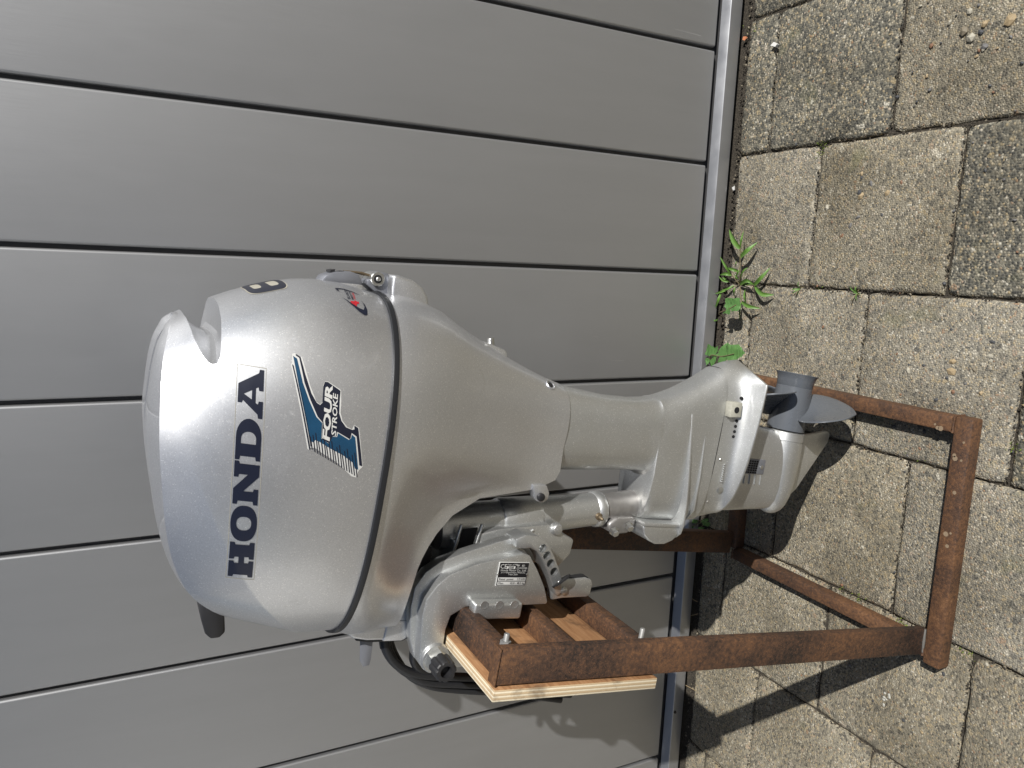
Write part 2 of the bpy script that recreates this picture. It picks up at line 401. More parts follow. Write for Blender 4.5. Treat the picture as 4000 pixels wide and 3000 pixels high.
def build_wall():
    w = empty("garage_wall", (0, 0, 0), "grey metal garage wall of vertical panels behind the motor", "wall")
    pw = 0.25; g = 0.0040; zt = 2.5; zb = 0.0640
    for k in range(-9, 14):
        x0 = k*pw+g; x1 = (k+1)*pw-g
        # panel: face with rolled edges and a return into the groove
        prof = [(x0-0.0002, 0.016), (x0, 0.0052)] + [(x0+0.0046*(1-math.cos(R(a_))), 0.0050*(1-math.sin(R(a_)))) for a_ in (12, 30, 48, 66, 80, 90)]
        prof = prof + [(x1-(p[0]-x0), p[1]) for p in reversed(prof)]
        V = [(x, y, zb) for x, y in prof]+[(x, y, zt) for x, y in prof]; n = len(prof)
        F = [(i, i+1, n+i+1, n+i) for i in range(n-1)] + [tuple(range(n))]
        pmesh("panel", V, F, M['panel'], w, smooth=60)
    box("back_sheet", -2.3, 3.6, 0.0135, 0.03, 0.03, zt-0.01, M['groove'], w)
    # bottom rail: sloping ledge, rounded nose, upright face
    pr = [(-0.0020, 0.0150), (-0.0020, 0.0552), (-0.0036, 0.0560), (-0.0075, 0.0542), (-0.0217, 0.0470), (-0.0229, 0.0460), (-0.0234, 0.0446), (-0.0234, 0.0150), (-0.021, 0.0135), (-0.004, 0.0135)]
    V = [(x, y, z) for x in (-2.3, 3.6) for y, z in pr]; n = len(pr)
    F = [(i, (i+1) % n, n+(i+1) % n, n+i) for i in range(n)] + [tuple(range(n)), tuple(range(2*n-1, n-1, -1))]
    pmesh("bottom_rail", V, F, M['rail'], w, smooth=50)
    box("sill", -2.3, 3.6, 0.001, 0.05, -0.05, 0.0125, M['groove'], w)
    return w

# ---------------------------------------------------------------- stand
LEAN = R(9.0)
STAND_X = 0.1432
def lean(o):
    o.data.transform(Matrix.Rotation(LEAN, 4, 'Y')); return o

def build_stand():
    st = empty("motor_stand", (STAND_X, 0, 0), "rusty welded steel stand with plywood transom board carrying the motor", "stand")
    h = 0.029; X = STAND_X
    box("base_bar", 0.086-X, 0.532-X, -0.672, -0.6405, 0.0, h, M['rust3'], st, 0.0035)
    box("base_bar", 0.503-X, 0.531-X, -0.6395, -0.168, 0.0, h, M['rust3'], st, 0.0035)
    box("base_bar", 0.098-X, 0.1235-X, -0.6395, -0.1600, 0.0, h-0.001, M['rust2'], st, 0.0035)
    box("base_bar", 0.1240-X, 0.531-X, -0.167, -0.137, 0.0, h+0.0005, M['rust2'], st, 0.0035)
    # leaning uprights, flat steel section
    lean(box("upright", -0.048, 0.0, -0.6395, -0.622, 0.020, 0.8815, M['rust1'], st, 0.003))
    lean(box("upright", -0.036, 0.0125, -0.160, -0.136, 0.0305, 0.874, M['rust1'], st, 0.003))
    lean(box("end_plate", -0.0487, 0.0006, -0.6402, -0.6214, 0.8817, 0.8838, M['rust3'], st, 0.0005))
    # three cross rails behind the board
    lean(box("cross_rail", -0.0495, -0.008, -0.6215, -0.1605, 0.850, 0.8735, M['rust1'], st, 0.004))
    lean(box("cross_rail", -0.0495, -0.018, -0.6215, -0.1605, 0.734, 0.757, M['rust2'], st, 0.004))
    lean(box("cross_rail", -0.0495, -0.018, -0.6215, -0.1605, 0.611, 0.635, M['rust2'], st, 0.004))
    lean(box("plywood_board", -0.0665, -0.0505, -0.644, -0.145, 0.626, 0.8845, M['ply'], st, 0.0012))
    for t in (0.862, 0.642):
        for y in (-0.612, -0.172):
            b = lean(lathe("bolt", [(-0.075, 0.0038), (0.007, 0.0038), (0.008, 0.0032)], (0, y, t), (1, 0, 0), M['bolt'], st, 14))
            nut = lean(lathe("nut", [(-0.008 if t > 0.7 else -0.018, 0.0072), (-0.0015 if t > 0.7 else -0.0115, 0.0072)], (0, y, t), (1, 0, 0), M['bolt'], b, 6))
    for k, (x, y) in enumerate(((.511, -.607), (.506, -.612), (.506, -.618), (.491, -.661), (.466, -.648), (.461, -.650), (.460, -.661), (.403, -.657), (.328, -.652), (.332, -.660), (.308, -.657))):
        lathe("paint_spot", [(0, .0022+.0012*(k % 3)), (.0004, .0020+.0012*(k % 3))], (x-X, y, h-.0001), (0, 0, 1), M['spot'], st, 9)
    # weld bead between the near upright and the front bar
    tube("weld", [(0.105-X, -0.6398, h+0.001), (0.125-X, -0.6402, h+0.002), (0.148-X, -0.6398, h+0.001)], [0.002, 0.003, 0.002], M['weld'], st, 8)
    rw = random.Random(2)
    for a_, b_ in (((.5035, -.6400, h), (.5305, -.6400, h)), ((.0985, -.6400, h), (.1230, -.6400, h)), ((.5320, -.6405, .003), (.5320, -.6405, h)), ((.5035, -.1672, h), (.5305, -.1672, h)), ((.1000, -.1598, h), (.1230, -.1598, h))):
        n_ = 7; tube("weld", [Vector(a_).lerp(Vector(b_), k/n_)+Vector((-X, rw.uniform(-.0008, .0008), rw.uniform(0, .0010))) for k in range(n_+1)], [rw.uniform(.0016, .0028) for _ in range(n_+1)], M['rust2'], st, 8)
    for t in (.850, .7345, .612):
        lean(tube("weld", [(-.046, -.6216, t+.001), (-.03, -.6212, t+.0005), (-.012, -.6216, t+.001)], [.0016, .0026, .0018], M['rust2'], st, 8))
    return st

# ---------------------------------------------------------------- outboard motor
def cowl_rings():
    us = [0, .012, .05, .1, .17, .25, .33, .41, .49, .56, .62, .66, .69, .70, .71, .74, .79, .85, .90, .94, .97, .99, 1.0]
    S = [-1, -.93, -.8, -.6, -.3, 0, .4, .75, .92, 1]; TC = [1.112, 1.155, 1.202, 1.241, 1.268, 1.282, 1.295, 1.299, 1.295, 1.284]
    out = []
    for u in us:
        r = []
        for k in range(96):
            th = 2*math.pi*k/96; c = math.cos(th); q = math.sin(th); p = 2.5
            sn = math.copysign(abs(c)**(2/p), c); sy = math.copysign(abs(q)**(2/p), q)
            fc = interp(sn, [-1, -.9, -.6, -.3, 0, .35], [.40, .46, .62, .74, .84, .93])
            f = u/.70*fc if u < .70 else fc+(u-.70)/.30*(1-fc)
            tent = u/.70 if u < .70 else (1-u)/.30
            bulge = .0045*tent**1.5*interp(sn, [-1, -.5, .1, .45], [1, 1, .55, 0])
            n0 = interp(f, [0, .3, .6, 1], [-.063, -.061, -.057, -.050]) - bulge
            n1 = interp(f, [0, .2, .35, .5, .65, .8, 1], [.405, .411, .4085, .400, .386, .368, .337])
            h = interp(f, [0, .2, .4, .6, .8, .93, 1], [.1645, .1665, .165, .160, .1515, .143, .136]) + bulge
            r.append(Vector(((n0+n1)/2+(n1-n0)/2*sn, h*sy, 1.0455+(interp(sn, S, TC)-1.0455)*f)))
        out.append(r)
    rim = out[-1]
    cN = [-.06, -.056, -.045, -.03, .018, .067, .12, .18, .226, .26, .297, .337, .36]
    cT = [1.09, 1.135, 1.172, 1.202, 1.243, 1.268, 1.285, 1.299, 1.305, 1.305, 1.302, 1.286, 1.28]
    for g in (.03, .08, .2, .38, .58, .78, .92):
        r = []
        for p in rim:
            n = p.x+(0.16-p.x)*0.02*g; tt = interp(n, cN, cT)
            w = 1-(1-g)**2
            r.append(Vector((n, p.y*(1-g), p.z+(max(tt, p.z)-p.z)*w+0.004*math.sin(math.pi*min(1, g*1.2))*(1 if n > 0.02 else 0.3))))
        out.append(r)
    return out

def build_motor():
    mo = empty("outboard_motor", (STAND_X, -0.39, 0), "silver outboard motor hanging on the rusty stand, propeller near the ground", "outboard motor", (0, LEAN, 0))
    P = {}
    # --- engine cover
    rg = cowl_rings()
    cov = loft("engine_cover", rg, M['silver'], mo, smooth=28)
    # hand grip slot at the rear: cut right through
    slot = [(.290, 1.2505), (.292, 1.2455), (.300, 1.2425), (.33, 1.2435), (.37, 1.2475), (.45, 1.254), (.45, 1.283), (.358, 1.2835), (.346, 1.2850), (.333, 1.2835), (.318, 1.2795), (.303, 1.2715), (.294, 1.2615), (.2905, 1.255)]
    secs = []
    for y_ in (-.3, -.135, -.115, -.09, -.06, 0, .06, .09, .115, .135, .3):
        off = interp(abs(y_), [0, .06, .09, .115, .135, .3], [.029, .028, .022, .010, .0, .0])
        secs.append([Vector((a_+off*max(0, min(1, (.375-a_)/.08)), y_, b_)) for a_, b_ in slot])
    cut = loft("cutter", secs, M['silver'])
    md = cov.modifiers.new("slot", 'BOOLEAN'); md.operation = 'DIFFERENCE'; md.object = cut; md.solver = 'EXACT'
    dg = bpy.context.evaluated_depsgraph_get(); cut.matrix_world = Matrix.Translation((STAND_X, -0.39, 0)) @ Matrix.Rotation(LEAN, 4, 'Y')
    bpy.context.view_layer.update(); dg = bpy.context.evaluated_depsgraph_get()
    me = bpy.data.meshes.new_from_object(cov.evaluated_get(dg)); cov.modifiers.clear(); cov.data = me
    me.materials.clear(); me.materials.append(M['silver'])
    for p in me.polygons: p.use_smooth = True
    me.set_sharp_from_angle(angle=R(28))
    bpy.data.objects.remove(cut)
    P['cover'] = cov
    # --- rubber seal between cover and lower casing
    loft("seal", [ring(-.0640, .4055, .1658, 1.0368, 2.5, 96), ring(-.0665, .4085, .1685, 1.0380, 2.5, 96), ring(-.0670, .409, .169, 1.0415, 2.5, 96), ring(-.0665, .4085, .1685, 1.0450, 2.5, 96), ring(-.060, .402, .162, 1.0462, 2.5, 96)], M['rubber'], mo, smooth=50)
    # --- lower casing: open shell
    S = [-1, -.80, -.536, -.347, -.19, -.046, .07, .138, .18, .28, .33, .5, .653, .755, .857, .934, 1]
    TB = [.948, .954, .959, .956, .943, .918, .884, .840, .772, .7285, .7232, .7222, .722, .722, .722, .722, .722]
    HB = [.100, .120, .127, .124, .115, .100, .085, .073, .067, .0625, .061, .0597, .068, .074, .080, .084, .084]
    rings = []
    for f in [0, .02, .06, .12, .2, .28, .36, .44, .52, .6, .68, .76, .84, .9, .95, 1.0]:
        n0 = interp(f, [0, .15, .4, 1], [-.064, -.070, -.076, -.074])
        n1 = interp(f, [0, .07, .22, .42, .53, .675, .89, 1], [.405, .410, .404, .377, .364, .347, .326, .318])
        def hf(s, f=f):
            hb = interp(s, S, HB); e = interp(f, [0, .12, .35, .6, .85, 1], [0, .06, .33, .66, .93, 1.0]); return .1645+(hb-.1645)*e
        rings.append(ring(n0, n1, 0, 0, 2.5, 96, tf=lambda s, f=f: 1.0375+(interp(s, S, TB)-1.0375)*f, hf=hf))
    low = loft("lower_casing", rings, M['silver'], mo, smooth=40, cap0=False, cap1=False)
    sm = low.modifiers.new("wall", 'SOLIDIFY'); sm.thickness = 0.0035; sm.offset = -1
    bpy.context.view_layer.update()
    me = bpy.data.meshes.new_from_object(low.evaluated_get(bpy.context.evaluated_depsgraph_get())); low.modifiers.clear(); low.data = me
    for p in me.polygons: p.use_smooth = True
    me.set_sharp_from_angle(angle=R(40))
    P['low'] = low
    # front hood of the casing, its insert and rubber edge
    hood = prism("front_hood", [(-.066, 1.010), (-.0695, .990), (-.0700, .938), (-.066, .931), (-.02, .932), (.035, .95), (.05, .99), (.03, 1.022), (-.03, 1.032), (-.055, 1.027)], -.070, .070, M['silver'], mo, .014, 4, smooth=50)
    prism("hood_insert", [(-.0708, .968), (-.0712, .938), (-.067, .9313), (-.040, .9303), (-.038, .962), (-.042, .9665)], -.0712, .0712, M['silver'], hood, .004, 3)
    prism("hood_edge", [(-.0725, 1.004), (-.0755, .985), (-.0755, .934), (-.071, .926), (-.066, .926), (-.068, 1.004)], -.063, .063, M['rubber'], hood, .002, 2)
    # --- leg
    L = [(.735, .182, .3150, .0535), (.7225, .1805, .3160, .0542), (.7195, .1800, .3162, .0545), (.69, .1815, .3135, .0535), (.63, .186, .3095, .052), (.575, .189, .311, .048), (.545, .190, .3150, .0465), (.537, .1885, .3165, .0465), (.5325, .183, .318, .0468),
         (.530, .118, .3185, .0470), (.526, .110, .319, .0472), (.515, .1075, .322, .0475), (.50, .107, .328, .0475), (.48, .107, .337, .0475), (.455, .107, .351, .047), (.43, .108, .367, .0465), (.412, .109, .380, .0465), (.4045, .110, .386, .0468), (.4035, .110, .3865, .0468)]
    leg = loft("leg", [ring(a, b, h, t, 2.6 if t > .531 else 3.4, 64) for t, a, b, h in L], M['silver_leg'], mo, smooth=32)
    P['leg'] = leg
    prism("mount_cover", [(.1065, .5295), (.099, .5300), (.088, .525), (.0785, .513), (.0725, .497), (.073, .477), (.080, .460), (.092, .450), (.1065, .447)], -.0465, .0465, M['alu'], mo, .017, 5, smooth=60)
    prism("mount_flange", [(.1105, .5325), (.1045, .5325), (.1045, .446), (.1105, .444)], -.0495, .0495, M['silver_leg'], mo, .0015)
    # splash plate: a thin shelf that grows out of the leg towards the bow
    def shelf(name, pts, th, tfun, mat, bev):
        V = []; F = []; k = len(pts)
        for dz in (0, th):
            for a, b in pts: V.append((a, -b, tfun(a)+dz))
        m = [(a, -b) for a, b in reversed(pts[1:-1])]
        V = []; full = [(a, b) for a, b in pts] + [(a, -b) for a, b in reversed(pts[1:-1])]
        for dz in (0, th):
            for a, b in full: V.append((a, b, tfun(a)+dz))
        k = len(full)
        F = [tuple(range(k-1, -1, -1)), tuple(range(k, 2*k))] + [(i, (i+1) % k, k+(i+1) % k, k+i) for i in range(k)]
        return pmesh(name, V, F, mat, mo, 40, bev, 2)
    shelf("splash_plate", [(.080, 0), (.0805, .024), (.084, .040), (.094, .051), (.112, .0570), (.145, .0580), (.19, .0555), (.25, .0505), (.30, .0450), (.325, .0310), (.33, 0)], .0040, lambda n: .4470+(n-.08)*.105, M['silver_leg'], .0015)
    shelf("spray_edge", [(.112, 0), (.114, .03), (.135, .0465), (.2, .0500), (.25, .0480), (.29, .0450), (.33, .030), (.335, 0)], .0026, lambda n: .4240+(n-.12)*.075, M['silver_leg'], .001)
    # --- gearcase with the anti-ventilation plate flaring out of it
    plate = ([0, .03, .09, .2, .42, .70, .88, .90, .925, .95, .975, 1], [.0, .026, .046, .063, .0765, .0825, .0830, .0715, .0538, .036, .018, .0])
    G = [(.4030, .110, .3868, .0465, 0), (.395, .112, .392, .0468, 0), (.385, .114, .397, .0475, .02), (.376, .116, .4005, .048, .08), (.369, .1175, .403, .048, .2), (.3635, .1185, .4045, .048, .42), (.3598, .119, .4055, .048, .72), (.3575, .1195, .4060, .048, .97), (.3560, .1195, .4062, .048, 1.0), (.3530, .120, .4058, .048, .99), (.3518, .122, .400, .046, .93), (.3512, .126, .345, .034, 0), (.345, .127, .322, .0275, 0), (.31, .128, .303, .0255, 0), (.27, .1315, .294, .026, 0), (.235, .134, .290, .029, 0), (.205, .138, .287, .033, 0)]
    rg = []
    for t, a, b, h, k in G:
        r = ring(a, b, h, t, 2.6, 96)
        for v in r:
            s = (v.x-a)/(b-a)
            v.y = v.y*(1-k)+math.copysign(interp(s, *plate), v.y)*k
        rg.append(r)
    loft("parting_shade", [ring(.1095, .3873, .0471, .4028, 2.9, 64), ring(.1095, .3873, .0471, .4040, 2.9, 64)], M['hole'], mo)  # added dark ring: paints the shade of the parting line, no real seal
    P['gear'] = loft("gearcase", rg, M['silver_leg'], mo, smooth=24)
    lathe("torpedo", [(.1275, .0008), (.1285, .008), (.132, .015), (.139, .0225), (.150, .0285), (.168, .0335), (.195, .0365), (.24, .0378), (.272, .0372), (.2725, .0362), (.274, .0362), (.2745, .0375), (.290, .0365), (.2915, .030)], (0, 0, .198), (1, 0, 0), M['silver_leg'], mo, 48, smooth=30)
    # skeg
    sk = [(.158, .175), (.166, .150), (.178, .137), (.276, .0775), (.2925, .0745), (.2985, .078), (.3, .087), (.2885, .140), (.283, .175)]
    prism("skeg", sk, -.0038, .0038, M['silver_leg'], mo, .0025)
    # propeller
    pr = lathe("propeller", [(.2925, .028), (.293, .0345), (.3, .0350), (.345, .0338), (.3755, .0328), (.376, .0322), (.377, .0328), (.388, .0338), (.396, .0362), (.4005, .0392), (.4013, .0392), (.4005, .0375), (.39, .0325), (.36, .030), (.345, .018), (.344, .002)], (0, 0, .198), (1, 0, 0), M['prop'], mo, 48, smooth=30)
    for ang in (210, 90, 330):
        V = []; F = []; nu = 14; nv = 10
        for i in range(nu+1):
            u = i/nu; r = .031+u*.0855
            ch = .044*(1.0+1.6*math.sin(math.pi*min(u*.62+.08, 1)))*math.sqrt(max(0.0, 1-max(0, (u-.55)/.45)**2.2))*1.12+.0006
            pitch = math.atan2(.205/(2*math.pi), r)
            for jv in range(nv+1):
                c = (jv/nv-.5)*ch + .012*u*u
                aa = c*math.cos(pitch)/r; nn = .340+c*math.sin(pitch) + .004*u
                th = R(ang)+aa
                V.append((nn, r*math.cos(th), .198+r*math.sin(th)))
        for i in range(nu):
            for jv in range(nv): a = i*(nv+1)+jv; F.append((a, a+1, a+nv+2, a+nv+1))
        bl = pmesh("blade", V, F, M['prop'], pr, smooth=60)
        sd = bl.modifiers.new("thick", 'SOLIDIFY'); sd.thickness = .0034; sd.offset = 0
        sb = bl.modifiers.new("round", 'SUBSURF'); sb.levels = 1; sb.render_levels = 1
    # --- clamp brackets (port one faces the camera)
    side = [(-.103, .898), (-.099, .913), (-.088, .922), (-.060, .9255), (-.020, .930), (.004, .9285), (.024, .916), (.040, .900), (.057, .858), (.066, .815), (.0735, .788), (.070, .776), (.046, .757), (.022, .741), (-.001, .7305), (-.005, .732), (-.006, .774), (-.0065, .846), (-.0075, .866), (-.020, .8865), (-.040, .8905), (-.066, .8895), (-.068, .884), (-.068, .80), (-.078, .795), (-.094, .80), (-.098, .86)]
    edge = [(-.095, .899), (-.090, .922), (-.058, .935), (-.016, .941), (.014, .940), (.036, .928), (.052, .908), (.067, .870), (.081, .828), (.089, .803), (.080, .795), (.072, .775), (.05, .757), (.03, .742), (.008, .735), (.004, .74), (.0, .86), (-.02, .8885), (-.066, .8915), (-.0675, .80), (-.09, .81)]
    for sg, nm in ((-1, "port"), (1, "starboard")):
        cb = prism("clamp_bracket", side, sg*.105, sg*.070, M['alu'], mo, .0024, 2)
        rim = prism("rim", edge, sg*.086, sg*.0665, M['alu'], cb, .0018, 2)
        # transom pad with three dimples
        pad = prism("pad", [(-.0185, .784), (-.0185, .846), (-.011, .862), (.006, .862), (.006, .784)], sg*.124, sg*.1045, M['alu'], cb, .004, 3)
        if sg < 0:
            bd = prism("tilt_band", [(.0925, .802), (.0995, .787), (.0985, .766), (.088, .7465), (.068, .731), (.049, .7185), (.031, .709), (.012, .7045), (.006, .712), (.010, .720), (.026, .7265), (.044, .7385), (.062, .7515), (.0745, .7635), (.0795, .775), (.0785, .787), (.080, .800)], -.1005, -.0668, M['alu'], cb, .0018, 2)
            cuts = [lathe("cutter", [(-.05, .0066), (.05, .0066)], (n, -.085, t), (0, 1, 0), M['alu'], None, 20) for n, t in ((.0800, .7545), (.0690, .7445), (.0570, .7355), (.0440, .7265))]
            for c_ in cuts:
                c_.matrix_world = mo.matrix_basis; md = bd.modifiers.new("hole", 'BOOLEAN'); md.operation = 'DIFFERENCE'; md.object = c_; md.solver = 'EXACT'
            bpy.context.view_layer.update()
            me = bpy.data.meshes.new_from_object(bd.evaluated_get(bpy.context.evaluated_depsgraph_get())); bd.modifiers.clear(); bd.data = me
            me.materials.clear(); me.materials.append(M['alu'])
            for p in me.polygons: p.use_smooth = True
            me.set_sharp_from_angle(angle=R(40))
            for c_ in cuts: bpy.data.objects.remove(c_)
        if sg < 0: P['clamp'] = cb; P['pad'] = pad; P['rim'] = rim
        lathe("pivot_boss", [(.060, .0215), (.109, .0215), (.111, .0200)], (-.080, 0, .9), (0, sg, 0), M['alu'], cb, 32)
        lathe("pivot_nut", [(.1105, .0165), (.1225, .0165), (.124, .0150)], (-.080, 0, .9), (0, sg, 0), M['steel'], cb, 6)
    lathe("tilt_tube", [(-.066, .017), (.066, .017)], (-.080, 0, .9), (0, 1, 0), M['alu'], mo, 24)
    # black castellated cap on the port end of the tilt tube
    V = []; F = []; n = 48
    prof = [(.1245, .0135), (.1255, .0165), (.147, .0155), (.1485, .0140), (.1485, .0085), (.138, .0080), (.138, .0002)]
    for a, r in prof:
        for k in range(n):
            q = 2*math.pi*k/n; rr = r*(1 - (.11 if (k % 6) >= 4 and r > .012 and a > .125 else 0))
            V.append((-.080+rr*math.cos(q), -a, .9+rr*math.sin(q)))
    for i in range(len(prof)-1):
        for k in range(n): F.append((i*n+k, i*n+(k+1) % n, (i+1)*n+(k+1) % n, (i+1)*n+k))
    pmesh("tube_cap", V, F, M['blackpl'], mo, smooth=35)
    # --- swivel bracket between the clamps
    sw = lathe("swivel_tube", [(-.02, .034), (0, .036), (.03, .033), (.11, .0305), (.20, .0285), (.262, .0275), (.265, .030), (.275, .0305), (.278, .029), (.279, .02)], (.078, 0, .868), (.118-.078, 0, -.278), M['alu'], mo, 40)
    lathe("pivot_shaft", [(0, .0235), (.07, .0245)], (.1175, 0, .592), (.012, 0, -.07), M['steel_cast'], mo, 32)
    web = [(.07, .875), (.055, .87), (-.06, .915), (-.09, .915), (-.095, .885), (-.04, .895), (.02, .87), (.040, .80), (.036, .72), (.030, .682), (.052, .664), (.076, .662), (.085, .685), (.10, .715), (.09, .80)]
    prism("swivel_web", web, -.045, .045, M['alu'], mo, .004, 2)
    sp = prism("web_pocket_shade", [(.052, .868), (.088, .862), (.091, .838), (.056, .842)], -.0462, -.0440, M['hole'], mo, .001)  # dark block on the web: a recess's shade put into its colour
    for a_, b_ in (((.046, .872), (.094, .866)), ((.050, .838), (.096, .832)), ((.046, .80), (.09, .742))):
        tube("web_rib", [(a_[0], -.0450, a_[1]), (b_[0], -.0450, b_[1])], .0026, M['alu'], mo, 8)
    box("steering_arm", -.045, .06, -.05, .05, .905, .928, M['blackpl'], mo, .006)
    lathe("web_boss", [(.040, .010), (.0475, .010), (.051, .0075), (.052, .002)], (.093, 0, .700), (0, -1, 0), M['alu'], mo, 24)
    return mo, P

# ---------------------------------------------------------------- printed lettering and stickers laid on the curved covers
def curve2d(polys):
    """filled flat mesh from closed 2-D outlines (inner ones become holes)"""
    cu = bpy.data.curves.new("outline", 'CURVE'); cu.dimensions = '2D'; cu.fill_mode = 'BOTH'
    for p in polys:
        sp = cu.splines.new('POLY'); sp.points.add(len(p)-1); sp.use_cyclic_u = True
        for q, (x, y) in zip(sp.points, p): q.co = (x, y, 0, 1)
    return to_mesh(cu)

def text2d(body, size=1.0, shear=0.0, bold=0.0, align='LEFT', space=1.0):
    cu = bpy.data.curves.new("lettering", 'FONT'); cu.body = body; cu.size = size; cu.shear = shear; cu.offset = bold
    cu.resolution_u = 2; cu.align_x = align; cu.space_character = space; cu.fill_mode = 'BOTH'
    return to_mesh(cu)

def to_mesh(cu):
    o = bpy.data.objects.new("tmp", cu); COL.objects.link(o)
    bpy.context.view_layer.update()
    me = bpy.data.meshes.new_from_object(o.evaluated_get(bpy.context.evaluated_depsgraph_get()))
    bpy.data.objects.remove(o); bpy.data.curves.remove(cu)
    return me

def lay(name, me, fmap, normal, bvh, mat, parent, off=0.0005, cell=None, **kw):
    """fmap takes flat (x, y) to a point near the surface; the point is then dropped on it along -normal"""
    bm = bmesh.new(); bm.from_mesh(me); bpy.data.meshes.remove(me)
    if cell:
        for ax in (0, 1):
            lo = min(v.co[ax] for v in bm.verts); hi = max(v.co[ax] for v in bm.verts)
            k = int((hi-lo)/cell)
            for i in range(1, k+1):
                c = [0, 0, 0]; c[ax] = lo+i*(hi-lo)/(k+1); n = [0, 0, 0]; n[ax] = 1
                bmesh.ops.bisect_plane(bm, geom=bm.verts[:]+bm.edges[:]+bm.faces[:], plane_co=c, plane_no=n, dist=1e-7)
        bmesh.ops.triangulate(bm, faces=bm.faces)
    nr = Vector(normal).normalized(); fl = []
    for v in bm.verts:
        p = Vector(fmap(v.co.x, v.co.y))
        if bvh:
            hit, nn, _, _ = bvh.ray_cast(p+nr*0.06, -nr)
            if hit is None: hit, nn, _, _ = bvh.find_nearest(p)
            if nn.dot(nr) < 0: nn = -nn
            p = hit+nn*off
        else: p = p+nr*off
        v.co = p
    for f in bm.faces:
        f.normal_update()
        if f.normal.dot(nr) < 0: f.normal_flip()
    m2 = bpy.data.meshes.new(name); bm.to_mesh(m2); bm.free()
    finish(m2, mat, 60 if bvh else None)
    return link(name, m2, parent, **kw)

def sup(cx, cy, rx, ry, p=2.4, k=28, ccw=True):
    o = []
    for i in range(k):
        a = 2*math.pi*i/k; c = math.cos(a); q = math.sin(a)
        o.append((cx+rx*math.copysign(abs(c)**(2/p), c), cy+ry*math.copysign(abs(q)**(2/p), q)))
    return o

